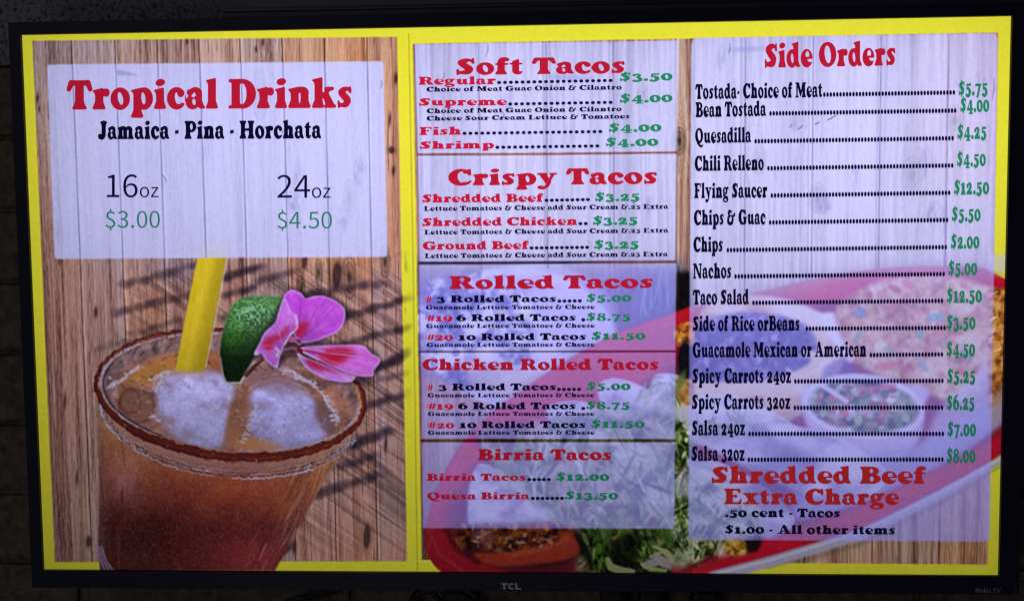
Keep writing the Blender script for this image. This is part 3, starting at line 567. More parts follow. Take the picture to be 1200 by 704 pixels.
for q_ in range(46):
    r = np.random.default_rng(700+q_); k_ = q_ % 4; ox, oy = Z([PE[k_][2]])[0]; tx, ty = Z([PE[k_][0][int(r.integers(2, len(PE[k_][0])))]])[0]; a_, b_ = r.uniform(.2, .5), r.uniform(.6, .92)
    over(im, line([(ox+(tx-ox)*a_, oy+(ty-oy)*a_), (ox+(tx-ox)*(a_+b_)/2+r.uniform(-1, 1), oy+(ty-oy)*(a_+b_)/2+r.uniform(-1, 1)), (ox+(tx-ox)*b_, oy+(ty-oy)*b_)], [.4, r.uniform(.8, 1.8), .4], .9), [rgb(150, 44, 176), rgb(232, 170, 248)][q_ % 2], r.uniform(.2, .5), fl)
claim(5, 'flower', (np.s_[:, :], fl))
# the pale panel over the boards
def rpoly(q, r=0):
    if not r: return q
    out = []; q = np.array(q, float)
    for i in range(4):
        a = q[i]+(q[i-1]-q[i])/np.linalg.norm(q[i-1]-q[i])*r; b = q[i]+(q[(i+1) % 4]-q[i])/np.linalg.norm(q[(i+1) % 4]-q[i])*r
        for t in np.linspace(0, 1, 5): out.append(a*(1-t)**2+2*q[i]*t*(1-t)+b*t*t)
    return out
PANEL = rgb(212, 209, 268)
PANEL2 = rgb(192, 190, 320)
def panel(k, name, q, r, a, col=PANEL, base=None):
    m = poly(rpoly(q, r), .65)
    src = im.copy() if base is None else base
    g = src.mean(2, keepdims=True); sv = src*.8+g*.2
    bw = sv*(1-a)+col*a
    over(im, m, bw); claim(k, name, m)
wl = woodL.copy(); dk = np.clip(1-woodL.mean(2)/162, -.12, .8); wl[:] = rgb(206, 202, 258)*(1-.55*dk[..., None])
fade = np.exp(-((Xg-250)/17)**2)*np.clip((Yg-280)/24, 0, 1); wl = wl*(1-.8*fade[..., None])+rgb(250, 240, 90)*.8*fade[..., None]
over(im, poly([(137, 83), (158, 87), (164, 89), (137, 88)], 1), rgb(100, 100, 170), .0)
panel(6, 'drinks_panel', [(55, 76), (449, 72), (454, 301), (64, 303.5)], 4, .74, base=wl)
over(im, poly([(136.5, 82), (150, 84.5), (163, 89), (137, 88.5)], 1), rgb(140, 140, 205), .5)
# ---- the food picture on the right
RQ = [(484, 52), (1170, 38.5), (1157.5, 661), (494.5, 655.5)]
u, v = quad_uv(RQ)
seamR = [.109, .180, .226, .342, .458, .472, .565, .683, .80, .917] if False else [.112, .227, .342, .457, .568, .684, .80, .916]
woodR = planks(u, v, seamR, [(92, 54, 46), (148, 98, 80), (186, 138, 112), (210, 170, 146), (220, 188, 172)], 686,
               [(.462, .19, 8), (.86, .26, 11), (.60, .23, 8), (.66, .16, 6), (.93, .16, 9), (.40, .1, 6), (.70, .30, 9)], 23)
food = np.ones_like(im)*YELLOW
picR = full(poly(RQ, .6)); over(food, (np.s_[:, :], picR), woodR); over(im, (np.s_[:, :], picR), woodR); claim(7, 'plank_picture', (np.s_[:, :], picR))
SCR = full(poly([(20, 30), (1190, 10), (1180, 684), (40, 684)], .5))
def blotch(m, cols, sx, sy, seed, al=1.0, o=4, gain=2.4):
    w, mm = m; n = np.clip((fbm(Xg[w]/sx, Yg[w]/sy, seed, o)-.5)*gain+.5, 0, 1)[..., None]
    c = np.array(cols, float); f = n*(len(c)-1); i = np.clip(f.astype(int)[..., 0], 0, len(c)-2); fr = f-i[..., None]
    food[w] = food[w]*(1-mm[..., None]*al)+(c[i]*(1-fr)+c[i+1]*fr)*mm[..., None]*al
# cups and shadow behind the plate
over(food, poly([(484, 305), (800, 305), (803, 352), (800, 375), (700, 400), (650, 440), (484, 440)], 6), rgb(70, 66, 112), .72)
over(food, poly([(744, 315), (800, 312), (806, 365), (744, 392)], 3), rgb(56, 70, 104), .55)
strands(food, full(poly([(745, 310), (804, 310), (804, 385), (745, 392)], 2)), 60, (745, 300, 805, 380), (15, 60), (1, 3), [(150, 170, 180), (40, 50, 90), (90, 110, 130)], (80, 100), .5, 5, .2)
over(food, poly([(792, 318), (812, 318), (812, 372), (790, 372)], 2.5), rgb(14, 10, 14), .96)
bowlm = ell(612, 398, 112, 84, 8, 3); blotch(bowlm, [(150, 140, 170), (214, 204, 226), (240, 230, 244)], 40, 30, 101)
over(food, ell(650, 352, 72, 40, 18, 4), rgb(206, 196, 236), .5)
bl = full(ell(555, 385, 74, 70, 0, 5)); blotch((np.s_[:, :], bl), [(40, 44, 96), (120, 118, 160), (236, 232, 240), (248, 246, 250)], 22, 20, 103, .92)
scatter(food, bl, 200, (490, 315, 640, 450), (2, 9), (1.5, 6), [(246, 244, 250), (70, 70, 130), (210, 206, 230), (226, 206, 170)], .6, seed=104)
over(food, poly([(556, 425), (640, 440), (650, 462), (600, 470), (552, 452)], 4, True), rgb(226, 206, 190), .75)
# red plate
PL = [(499, 640), (506, 590), (528, 540), (560, 498), (605, 462), (660, 425), (724, 390), (800, 364), (882, 344), (980, 322), (1060, 313), (1120, 313), (1168, 321), (1240, 380), (1225, 490), (1172, 533), (1095, 576), (1005, 620), (900, 652), (810, 678), (690, 700), (575, 692), (520, 672)]
pm = poly(PL, 1.0, True); pl = full(pm)
rc = np.ones_like(im)*rgb(190, 20, 46); rc *= (.86+.3*fbm(Xg/60, Yg/40, 111, 3))[..., None]
over(food, (np.s_[:, :], gauss(pl, 5)), rgb(40, 26, 30), .45)
over(food, pm, rc)
over(food, line([(1176, 537), (1098, 581), (1008, 626), (902, 658), (826, 677)], [7, 10, 12, 13, 12], 1.6), rgb(184, 176, 214), .95); over(food, line([(1176, 535), (1098, 579), (1008, 624), (902, 656), (826, 675)], 3, 1.2), rgb(228, 222, 250), .7)
over(food, line([(1176, 546), (1098, 591), (1008, 637), (902, 668)], 5, 3), rgb(90, 80, 90), .45)
over(food, line([(503, 640), (512, 590), (536, 542)], 3, 2), rgb(226, 90, 110), .5); over(food, line([(560, 498), (660, 432), (800, 372)], 3, 2), rgb(226, 70, 96), .4)
inp = poly([(548, 700), (540, 640), (548, 590), (580, 545), (625, 505), (690, 480), (752, 448), (806, 418), (900, 372), (990, 352), (1080, 340), (1150, 345), (1200, 400), (1190, 470), (1160, 515), (1080, 558), (990, 598), (900, 630), (830, 650), (760, 700)], 3, True); ip = full(inp)
over(food, inp, rgb(44, 26, 34), .55)
over(food, poly([(520, 600), (560, 540), (640, 520), (640, 640), (540, 660)], 6), rgb(56, 40, 74), .6)
# wraps and lettuce on the middle of the plate
for pts, sd in (([(700, 455), (716, 444), (740, 448), (765, 462), (772, 480), (742, 492), (712, 486)], 1), ([(640, 480), (672, 470), (700, 478), (716, 500), (702, 520), (660, 516)], 2), ([(716, 520), (742, 515), (790, 545), (800, 590), (760, 600), (726, 570)], 3), ([(768, 440), (800, 444), (806, 480), (780, 488), (764, 468)], 4), ([(560, 545), (600, 560), (650, 590), (690, 640), (640, 640), (560, 628), (548, 590)], 5)):
    blotch(poly(pts, 1.4, True), [(156, 150, 176), (214, 210, 230), (246, 244, 252)], 24, 18, 120+sd, .95)
    p = spline(pts); over(food, line(p[:len(p)//2], 1.6), rgb(250, 248, 255), .7)
over(food, poly([(600, 542), (620, 540), (618, 556), (606, 560)], 1), rgb(240, 240, 255), .9)
LET = full(poly([(560, 505), (640, 492), (700, 480), (765, 480), (806, 450), (808, 690), (690, 690), (672, 640), (640, 600), (588, 560)], 4, True))
blotch((np.s_[:, :], LET*.72), [(16, 26, 12), (60, 92, 34), (150, 176, 96), (226, 230, 206)], 17, 15, 131, 1, 4, 2.6)
strands(food, LET, 330, (560, 480, 812, 685), (14, 52), (1.2, 5), [(78, 122, 36), (120, 160, 60), (200, 210, 150), (232, 236, 220), (22, 34, 12), (46, 76, 22)], (20, 130), .8, 132)
strands(food, full(poly([(745, 440), (808, 440), (808, 520), (745, 510)], 4)), 70, (740, 440, 808, 520), (12, 34), (1.2, 4), [(226, 232, 200), (160, 186, 110), (90, 120, 50)], (10, 150), .75, 133)
# the exposed bottom strip: dark hollow, tomato, minced filling, lettuce ribs
over(food, poly([(500, 619), (540, 619), (566, 650), (640, 662), (684, 650), (720, 690), (800, 690), (790, 655), (742, 660), (720, 640), (676, 618)], 5), rgb(16, 10, 16), .9)
blotch(poly([(530, 612), (556, 616), (660, 612), (672, 632), (640, 650), (560, 652), (534, 636)], 3, True), [(40, 14, 14), (112, 44, 26), (176, 96, 44)], 10, 8, 141)
over(food, poly([(556, 648), (600, 646), (640, 636), (664, 622), (676, 634), (678, 648), (660, 656), (620, 661), (575, 662)], 1.6, True), rgb(196, 62, 42), .95); over(food, line([(600, 650), (640, 642), (664, 630)], 5, 2.4), rgb(224, 104, 70), .6)
over(food, ell(566, 630, 14, 10, 20, 3), rgb(150, 88, 96), .8); scatter(food, full(poly([(540, 612), (670, 612), (664, 640), (560, 650)], 1)), 90, (540, 612, 670, 645), (1.5, 5), (1, 3), [(214, 128, 48), (120, 40, 24), (240, 190, 170), (60, 16, 16), (190, 150, 180)], .7, seed=142)
over(food, line([(508, 618), (520, 646), (552, 668), (600, 682)], [20, 24, 26, 20], 3), rgb(190, 28, 44), .9); over(food, line([(503, 622), (514, 648), (546, 672)], 3, 2), rgb(222, 76, 92), .5)
over(food, line([(522, 620), (534, 642), (560, 658)], 5, 3), rgb(70, 8, 20), .6)
strands(food, full(poly([(676, 610), (808, 610), (808, 668), (700, 668)], 2)), 120, (680, 605, 810, 655), (16, 46), (1.2, 4.6), [(64, 104, 28), (108, 150, 50), (34, 58, 16), (150, 184, 90), (12, 18, 8)], (40, 110), .85, 143)
strands(food, full(poly([(676, 612), (808, 612), (808, 668), (700, 668)], 2)), 90, (680, 608, 810, 662), (10, 26), (3, 8), [(60, 104, 26), (104, 150, 48), (26, 46, 14), (160, 190, 96), (10, 16, 8), (84, 128, 40)], (20, 150), .8, 146, 1.4)
over(food, poly([(716, 642), (742, 624), (746, 660), (722, 668)], 3, True), rgb(10, 10, 10), .8)
for pts, w_, c in (([(712, 655), (716, 664), (728, 668), (742, 669)], [6, 9, 9, 5], (188, 196, 140)), ([(756, 662), (772, 656), (790, 662), (800, 660), (806, 648)], [8, 12, 11, 9, 6], (206, 192, 206)), ([(762, 652), (776, 646), (788, 656)], [3, 4, 4], (214, 212, 160)), ([(766, 640), (782, 646), (796, 660)], [3, 5, 5], (216, 214, 170)), ([(812, 632), (808, 646), (800, 658)], [8, 8, 6], (210, 196, 214)), ([(752, 660), (762, 666), (780, 668)], [4, 6, 4], (196, 202, 120))):
    over(food, line(pts, w_, 1.2), rgb(*c), .9)
over(food, poly([(786, 662), (830, 655), (830, 680), (790, 680)], 2), rgb(184, 26, 46), .9)
# taco shell with beans
blotch(poly([(806, 402), (816, 372), (836, 352), (876, 346), (930, 352), (962, 366), (990, 372), (990, 420), (960, 470), (900, 500), (806, 490)], 2, True), [(196, 160, 120), (236, 206, 160), (250, 232, 206)], 34, 26, 151)
bm_ = poly([(800, 400), (824, 376), (870, 366), (920, 372), (952, 390), (954, 430), (920, 446), (860, 448), (800, 446)], 2.5, True); bf = full(bm_)
over(food, bm_, rgb(66, 62, 112), .97); scatter(food, bf, 330, (800, 365, 956, 450), (2.4, 7), (2, 5.4), [(44, 40, 80), (90, 84, 136), (170, 162, 204), (66, 60, 104), (120, 114, 164)], .65, seed=152)
over(food, line([(808, 452), (860, 458), (920, 450), (950, 432), (960, 418), (944, 414)], [14, 18, 16, 12, 10, 8], 2), rgb(242, 220, 176), .9); over(food, line([(922, 432), (936, 442), (956, 436), (964, 424)], 2, 1), rgb(255, 246, 220), .8)
over(food, poly([(960, 372), (980, 368), (996, 392), (1004, 416), (992, 424), (972, 396)], 1.8, True), rgb(248, 240, 236), .95); over(food, poly([(966, 430), (990, 416), (1008, 446), (960, 452)], 2), rgb(70, 66, 130), .6)
# rice
RI = poly([(978, 364), (1000, 344), (1030, 330), (1080, 322), (1130, 326), (1164, 340), (1180, 360), (1180, 420), (1160, 452), (1120, 470), (1070, 455), (1030, 440), (1000, 420)], 3, True); rf = full(RI)
blotch(RI, [(150, 84, 40), (206, 150, 84), (236, 200, 140)], 24, 20, 161); scatter(food, rf*(1-.45*(Xg < 1158)), 900, (975, 318, 1182, 475), (3, 9), (2, 4.6), [(240, 206, 140), (214, 160, 84), (196, 120, 60), (250, 232, 190), (176, 76, 44), (222, 180, 120)], .8, seed=162)
scatter(food, rf, 26, (1000, 330, 1160, 440), (4, 9), (3, 6), [(196, 70, 52), (110, 150, 110), (214, 100, 76)], .8, seed=163)
over(food, ell(1094, 372, 8, 5, 0, 1), rgb(110, 160, 150), .8); over(food, ell(1008, 366, 7, 6, 0, 1), rgb(90, 130, 130), .8)
over(food, line([(1186, 372), (1166, 400), (1150, 440), (1120, 466)], [8, 10, 12, 10], 3), rgb(230, 206, 190), .8)
over(food, poly([(1150, 440), (1185, 400), (1185, 478), (1120, 520), (1080, 540), (1100, 480)], 4, True), rgb(208, 200, 226), .75)
# dip cup
over(food, poly([(940, 460), (960, 452), (1078, 452), (1084, 476), (1074, 520), (1030, 545), (980, 540), (946, 500)], 2.2, True), rgb(216, 208, 240), .9)
cm = ell(1012, 476, 64, 30, 6, 2); over(food, ell(1012, 476, 71, 38, 6, 1.5), rgb(240, 236, 250), .9); blotch(cm, [(30, 40, 40), (90, 110, 60), (170, 176, 140)], 14, 12, 171)
scatter(food, full(cm), 160, (945, 444, 1080, 510), (2, 8), (1.6, 5), [(90, 140, 60), (190, 60, 50), (232, 226, 236), (160, 190, 120), (40, 60, 40), (214, 90, 80)], .8, seed=172)
over(food, line([(962, 450), (980, 462), (992, 470)], 6, 1), rgb(236, 232, 250), .85); over(food, line([(1010, 456), (1048, 452)], 5, 1), rgb(206, 90, 90), .8)
# rolled wraps in front
over(food, poly([(950, 540), (1080, 518), (1178, 452), (1190, 478), (1150, 516), (1090, 552), (1000, 592), (930, 606)], 3, True), rgb(170, 168, 214), .86)
for pts, sd in (([(808, 470), (850, 464), (900, 480), (960, 520), (1000, 552), (960, 580), (900, 560), (840, 530), (806, 510)], 1), ([(806, 540), (850, 545), (900, 575), (930, 610), (900, 630), (850, 610), (806, 580)], 2), ([(900, 500), (960, 506), (1010, 530), (1040, 560), (1000, 590), (960, 560)], 3)):
    blotch(poly(pts, 2, True), [(150, 148, 176), (206, 204, 226), (240, 240, 250)], 40, 24, 180+sd, .93); p = spline(pts); over(food, line(p[:len(p)//2], 2, 1), rgb(248, 246, 255), .6)
over(food, poly([(876, 560), (930, 520), (960, 540), (930, 600), (890, 600)], 4), rgb(76, 70, 120), .55)
strands(food, full(poly([(800, 480), (880, 470), (890, 500), (830, 520), (800, 520)], 4)), 60, (800, 470, 890, 520), (10, 30), (1, 4), [(120, 156, 70), (200, 210, 170), (60, 90, 40)], (0, 160), .7, 184)
LR = full(poly([(792, 560), (850, 556), (890, 600), (880, 640), (840, 652), (800, 664), (792, 664)], 4, True)); blotch((np.s_[:, :], LR*.85), [(14, 22, 10), (70, 100, 44), (190, 206, 150), (236, 240, 230)], 16, 13, 185)
strands(food, LR, 120, (790, 556, 890, 660), (10, 34), (1.2, 4.5), [(90, 132, 50), (196, 206, 130), (20, 30, 14), (226, 228, 200)], (10, 150), .8, 186)
blotch(poly([(852, 632), (872, 630), (880, 644), (862, 652), (850, 646)], 1.5, True), [(120, 76, 20), (206, 150, 60), (226, 190, 100)], 6, 6, 187); over(food, poly([(874, 628), (892, 630), (888, 644), (876, 646)], 1.5, True), rgb(16, 8, 8), .9)
# the visible gap between the two columns of panels
over(food, poly([(790, 366), (812, 358), (812, 384), (790, 388)], 1.2), rgb(190, 22, 40), .95)
blotch(poly([(790, 384), (812, 378), (812, 402), (798, 406), (790, 400)], 1.2, True), [(120, 60, 20), (206, 120, 40), (240, 180, 90)], 7, 7, 191); over(food, ell(803, 422, 9, 24, 0, 2), rgb(16, 12, 20), .95); blotch(poly([(794, 446), (812, 448), (812, 474), (794, 468)], 1.6, True), [(150, 100, 50), (206, 160, 100)], 8, 6, 192)
over(food, ell(798, 447, 4, 12, 20, 2), rgb(110, 130, 60), .8); over(food, poly([(790, 476), (812, 476), (812, 496), (790, 492)], 2), rgb(200, 196, 220), .9)
strands(food, full(poly([(790, 494), (812, 494), (812, 640), (790, 640)], 1)), 110, (788, 490, 812, 640), (8, 26), (1.2, 5), [(70, 112, 30), (130, 166, 70), (14, 22, 8), (30, 50, 16), (220, 226, 190)], (10, 170), .85, 193); over(food, poly([(790, 560), (812, 554), (812, 580), (790, 584)], 3), rgb(190, 186, 216), .7)
# right-hand sliver
over(food, poly([(1160, 300), (1188, 294), (1188, 318), (1160, 322)], 4), rgb(214, 208, 200), .85)
blotch(poly([(1158, 336), (1188, 340), (1188, 470), (1158, 478)], 1.5), [(120, 56, 20), (196, 118, 46), (232, 176, 90)], 9, 9, 195); strands(food, full(poly([(1158, 340), (1188, 340), (1188, 420), (1158, 420)], 1)), 26, (1158, 340, 1186, 420), (10, 24), (1.5, 3.4), [(246, 226, 190), (240, 196, 110), (150, 70, 26)], (100, 160), .85, 196)
over(food, poly([(1158, 468), (1188, 440), (1188, 486), (1158, 500)], 3), rgb(176, 150, 160), .7)
# the plate on the screen: inside the picture frame and, where it runs over it, over the yellow border too
PLF = np.maximum(pl, full(poly([(1160, 296), (1190, 292), (1190, 322), (1160, 324)], 3)))
show = np.clip(np.maximum(picR, PLF*(Xg > 490)+full(line([(1176, 538), (1098, 582), (1008, 627), (902, 659), (826, 678)], 14, 1.2))), 0, 1)
over(im, (np.s_[:, :], show), food)
claim(8, 'food_picture', (np.s_[:, :], np.clip(PLF+full(poly([(790, 318), (812, 318), (812, 372), (790, 372)], 1)), 0, 1)*(Xg > 495)), .5)
low = np.clip((Yg-612)/10, 0, 1)*((Xg > 494) & (Xg < 812) & (Yg < 672) & (ids >= 7)); im = im*(1-.20*low[..., None])
base = im.copy()
soft = np.clip(LET+LR, 0, 1)[..., None]*.34; base = base*(1-soft)+rgb(186, 196, 190)*soft
base = np.stack([gauss(base[..., c], .75) for c in range(3)], -1)
fx = np.clip(pl+full(poly([(484, 308), (800, 308), (800, 480), (484, 480)], 3)), 0, 1)[..., None]; g_ = base.mean(2, keepdims=True); st_ = np.clip(((g_+(base-g_)*1.3)-128)*1.22+116, 4, 255); base = base*(1-fx)+st_*fx
# menu panels
wood_seen = full(poly([(480, 40), (1172, 30), (1172, 310), (1000, 316), (880, 345), (800, 360), (800, 312), (480, 318)], 14))
PCOL = PANEL*wood_seen[..., None]+PANEL2*(1-wood_seen[..., None])
lumw = base.mean(2, keepdims=True)*np.array([1.0, .96, 1.22]); dk = np.clip(1-base.mean(2)/166, -.12, .8); base = base*(1-wood_seen[..., None])+rgb(210, 206, 258)*(1-.60*dk[..., None])*wood_seen[..., None]
for k, q, a in ((10, [(485, 52), (795, 47.5), (793, 178), (488.5, 180)], .58), (11, [(488, 182.5), (793.5, 180), (792, 305.5), (491, 306.5)], .58), (12, [(490.5, 310), (792.5, 308.5), (791.5, 410.5), (492, 411)], .61), (13, [(492.5, 413), (791.5, 412.5), (791, 514), (494, 514)], .59), (14, [(494.5, 518), (791, 518), (790, 619), (495, 618.5)], .58)):
    panel(k, 'menu_panel', q, 0, a, PCOL, base=base)
panel(15, 'menu_panel', [(810, 45), (1169, 39), (1160, 634), (806.5, 632)], 8, .58, PCOL, base=base)
lav = np.exp(-((Xg-1130)/75)**2)*np.clip((300-Yg)/120, 0, 1)*full(poly([(810, 45), (1169, 39), (1160, 634), (806.5, 632)], .6)); im = im+lav[..., None]*rgb(6, 0, -4)
for Q, seams in ((LQ, seamL), (RQ, seamR)):
    for s_ in seams:
        a_ = np.array(Q[0])*(1-s_)+np.array(Q[1])*s_; b_ = np.array(Q[3])*(1-s_)+np.array(Q[2])*s_
        pts_ = [a_*(1-t)+b_*t for t in np.linspace(0, 1, 12)]; clip_ = ((ids == 6) | ((ids >= 10) & (wood_seen > .5)))*1.0
        over(im, line(pts_, [1.0+.5*math.sin(q*2.3+s_*40) for q in range(12)], .7), rgb(104, 98, 178), .62, clip_)
for x, y, rx, ry in ((421, 200, 7, 12), (402, 256, 6, 13), (348, 205, 4, 8), (346, 238, 9, 8), (243, 176, 4, 9), (1086, 190, 9, 14), (1003, 206, 5, 10), (965, 240, 12, 9), (845, 70, 5, 9), (1148, 100, 8, 12), (760, 240, 7, 14), (596, 118, 5, 12), (1095, 250, 12, 10)):
    w_ = ell(x, y, rx*.9, ry*1.2, 8, 3.6); n_ = fbm(Xg[w_[0]]/2.4, Yg[w_[0]]/9, 55, 3); over(im, (w_[0], w_[1]*np.clip(n_*2-.5, 0, 1)), rgb(128, 122, 200), .34)
over(im, line([(490, 181.3), (640, 180.8), (793, 178.8)], 2), rgb(120, 66, 84), .75)
over(im, line([(491, 308.2), (560, 308.2), (650, 307.6), (720, 307)], [3, 3, 3, 1.6]), rgb(38, 28, 78), .85); over(im, line([(700, 307), (792, 306.4)], 2.2), rgb(120, 66, 70), .75)
over(im, line([(492, 412), (791, 411.5)], 1.6), rgb(50, 24, 70), .85)
over(im, line([(494, 516), (640, 516), (791, 516)], 3.4), rgb(24, 14, 30), .55)
over(im, line([(485.5, 53), (489, 180), (491, 308), (495, 655)], 1.5), rgb(110, 70, 60), .5); over(im, line([(793.4, 180), (792, 306)], 1.6), rgb(110, 80, 90), .45)
over(im, line([(479, 40), (484, 300), (489, 668)], 1.2), rgb(120, 116, 30), .45)
mot = np.clip((vnoise(Xg/5+3, Yg/26, 71)-.74)*6, 0, 1)*np.exp(-((Xg-(470+(Yg-40)*.018))/3)**2)*np.clip((Yg-290)/60, 0, 1)*(Yg < 470); im *= 1-.55*mot[..., None]
# faint cracks and scrapes of the boards seen through the panels
r = np.random.default_rng(99)
for x, y, L, s, al in ((572, 52, 14, 100, .5), (588, 130, 9, 70, .4), (935, 152, 8, -40, .7), (955, 146, 6, -30, .8), (969, 141, 8, -28, .8), (975, 138, 5, -30, .7), (925, 150, 5, -60, .5), (1165, 92, 26, 95, .5), (740, 235, 8, 60, .5), (520, 84, 10, 95, .4), (855, 52, 12, 95, .5), (190, 205, 10, 60, .5), (447, 94, 10, 95, .55), (500, 330, 12, 60, .4), (1120, 96, 16, 60, .35)):
    t = math.radians(s); over(im, line([(x, y), (x+L*.5*math.cos(t)+1, y+L*.5*math.sin(t)), (x+L*math.cos(t), y+L*math.sin(t))], [.6, 1.6, .6]), rgb(84, 76, 150), al)
over(im, ell(876, 58, 20, 3, -3, 2), rgb(150, 155, 225), .5); over(im, ell(665, 91, 22, 3.2, 2, 2), rgb(160, 165, 232), .6)
NAMES[7] = 'plank_strip'
for y0_, y1_, k_ in ((178, 184, 10), (304.5, 311, 11), (409.5, 414.5, 12), (513, 519, 13)):
    s_ = (Yg > y0_) & (Yg < y1_) & (Xg > 488) & (Xg < 792.5) & np.isin(ids, (7, 8)); ids[s_] = k_
# ---- uneven light of the panel itself (backlight and viewing angle)
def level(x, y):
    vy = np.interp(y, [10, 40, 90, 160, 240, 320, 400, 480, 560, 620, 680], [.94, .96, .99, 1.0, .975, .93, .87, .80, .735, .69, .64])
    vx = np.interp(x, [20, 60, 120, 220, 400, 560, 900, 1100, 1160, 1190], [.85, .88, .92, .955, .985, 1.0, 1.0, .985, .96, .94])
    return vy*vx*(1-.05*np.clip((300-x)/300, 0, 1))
im = im+.55*(im-np.stack([gauss(im[..., c], 1.4) for c in range(3)], -1))
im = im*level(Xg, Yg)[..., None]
im += ((hsh(Xg, Yg, 77)-.5)*5+(vnoise(Xg/2.5, Yg/2.5, 78)-.5)*7)[..., None]
im = np.clip(im, 2, 255)
def lin(c):
    c = np.clip(np.asarray(c, float)/255, 0, 1); return np.where(c <= .04045, c/12.92, ((c+.055)/1.055)**2.4)
# ------------------------------------------------------------------ the screen, cut into its picture elements
def glow(name):
    m = bpy.data.materials.new(name); m.use_nodes = True; nt = m.node_tree; nt.nodes.clear()
    a = nt.nodes.new('ShaderNodeAttribute'); a.attribute_name = 'shown'; e = nt.nodes.new('ShaderNodeEmission'); o = nt.nodes.new('ShaderNodeOutputMaterial')
    nt.links.new(a.outputs['Color'], e.inputs['Color']); nt.links.new(e.outputs[0], o.inputs['Surface'])
    m.cycles.emission_sampling = 'NONE'
    return m
GLOW = glow('display')
NX, NZ = 1170, 660
xs = np.linspace(X0, X1, NX+1); zs = np.linspace(Z1, Z0, NZ+1)
GX, GZ = np.meshgrid(xs, zs)
ux, uy = unpx(GX, GZ)
def sample(a, x, y):
    x = np.clip(x-PX0, 0, PW-1.001); y = np.clip(y-PY0, 0, PH-1.001); i, j = y.astype(int), x.astype(int); fx, fy = (x-j)[..., None], (y-i)[..., None]
    return (a[i, j]*(1-fx)+a[i, j+1]*fx)*(1-fy)+(a[i+1, j]*(1-fx)+a[i+1, j+1]*fx)*fy
VC = lin(sample(im, ux, uy)).reshape(-1, 3)
cx, cy = unpx((GX[:-1, :-1]+GX[1:, 1:])/2, (GZ[:-1, :-1]+GZ[1:, 1:])/2)
FID = ids[np.clip(np.round(cy-PY0).astype(int), 0, PH-1), np.clip(np.round(cx-PX0).astype(int), 0, PW-1)]
# separate strips of bare boards are separate pieces
todo = {(int(a), int(b)) for a, b in zip(*np.nonzero(FID == 7))}; nxt = 30
while todo:
    st = [todo.pop()]; comp = []
    while st:
        a, b = st.pop(); comp.append((a, b))
        for q in ((a+1, b), (a-1, b), (a, b+1), (a, b-1)):
            if q in todo: todo.remove(q); st.append(q)
    c_ = np.array(comp); big = len(c_) > 400; FID[c_[:, 0], c_[:, 1]] = nxt if big else 0
    if big: NAMES[nxt] = 'plank_strip'; nxt += 1
ii, jj = np.mgrid[0:NZ, 0:NX]; v00 = ii*(NX+1)+jj
QUADS = np.stack([v00, v00+NX+1, v00+NX+2, v00+1], -1)
CO = np.stack([GX.ravel(), np.zeros(GX.size), GZ.ravel()+SH/2], 1)
def colour(me, cols):
    at = me.color_attributes.new('shown', 'FLOAT_COLOR', 'POINT')
    at.data.foreach_set('color', np.concatenate([cols, np.ones((len(cols), 1))], 1).astype(np.float32).ravel())
def grid_mesh(name, sel, parent):
    q = QUADS[sel]; used, inv = np.unique(q, return_inverse=True); n = len(q)
    me = bpy.data.meshes.new(name); me.vertices.add(len(used)); me.vertices.foreach_set('co', CO[used].astype(np.float32).ravel())
    me.loops.add(n*4); me.loops.foreach_set('vertex_index', inv.astype(np.int32).ravel())
    me.polygons.add(n); me.polygons.foreach_set('loop_start', np.arange(0, n*4, 4, dtype=np.int32)); me.polygons.foreach_set('loop_total', np.full(n, 4, np.int32))
    me.update(calc_edges=True); colour(me, VC[used])
    return link(name, me, GLOW, parent)
screen = grid_mesh('screen', FID == 0, tv)
LABELS = {6: 'pale lavender panel of drink sizes and prices', 10: 'soft tacos panel', 11: 'crispy tacos panel', 12: 'rolled tacos panel', 13: 'chicken rolled tacos panel', 14: 'birria tacos panel', 15: 'tall side orders panel'}
for k in sorted(NAMES):
    if k and (FID == k).any():
        o = grid_mesh(NAMES[k], FID == k, screen)
        if k in LABELS: o['label'] = LABELS[k]
# ------------------------------------------------------------------ the writing on the screen
RED, NAVY, GREEN, BLACK = (192, 26, 54), (16, 10, 58), (34, 138, 98), (12, 8, 42)
LIFT = .0006
GLYPHS = {}
def filled(wt, ch):                          # vertices and triangles of one letter, in letter units
    if (wt, ch) not in GLYPHS:
        cu = bpy.data.curves.new('c', 'CURVE'); cu.dimensions = '2D'; cu.fill_mode = 'FRONT'
        for p in OUT[wt][ch][0]:
            s = cu.splines.new('POLY'); s.points.add(len(p)-1); s.use_cyclic_u = True
            s.points.foreach_set('co', np.stack([p[:, 0]/100, p[:, 1]/100, np.zeros(len(p)), np.ones(len(p))], 1).astype(np.float32).ravel())
        ob = bpy.data.objects.new('c', cu); me = bpy.data.meshes.new_from_object(ob)
        co = np.empty(len(me.vertices)*3, np.float32); me.vertices.foreach_get('co', co); me.calc_loop_triangles()
        tr = np.empty(len(me.loop_triangles)*3, np.int32); me.loop_triangles.foreach_get('vertices', tr)
        bpy.data.objects.remove(ob); bpy.data.curves.remove(cu); bpy.data.meshes.remove(me)
        GLYPHS[wt, ch] = (co.reshape(-1, 3)[:, :2]*100, tr.reshape(-1, 3))
    return GLYPHS[wt, ch]
def shape(name, pts, tris, col, parent, y=-.0006):
    """a flat mesh in the plane of the screen from points in picture pixels"""
    X, Zz = plane(pts[:, 0], pts[:, 1]); me = bpy.data.meshes.new(name)
    me.from_pydata(np.stack([X, np.full(len(X), y), Zz+SH/2], 1).tolist(), [], tris.tolist()); me.update()
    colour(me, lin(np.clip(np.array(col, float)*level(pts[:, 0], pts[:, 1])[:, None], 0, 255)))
    return link(name, me, GLOW, parent)
LIFT = .0006
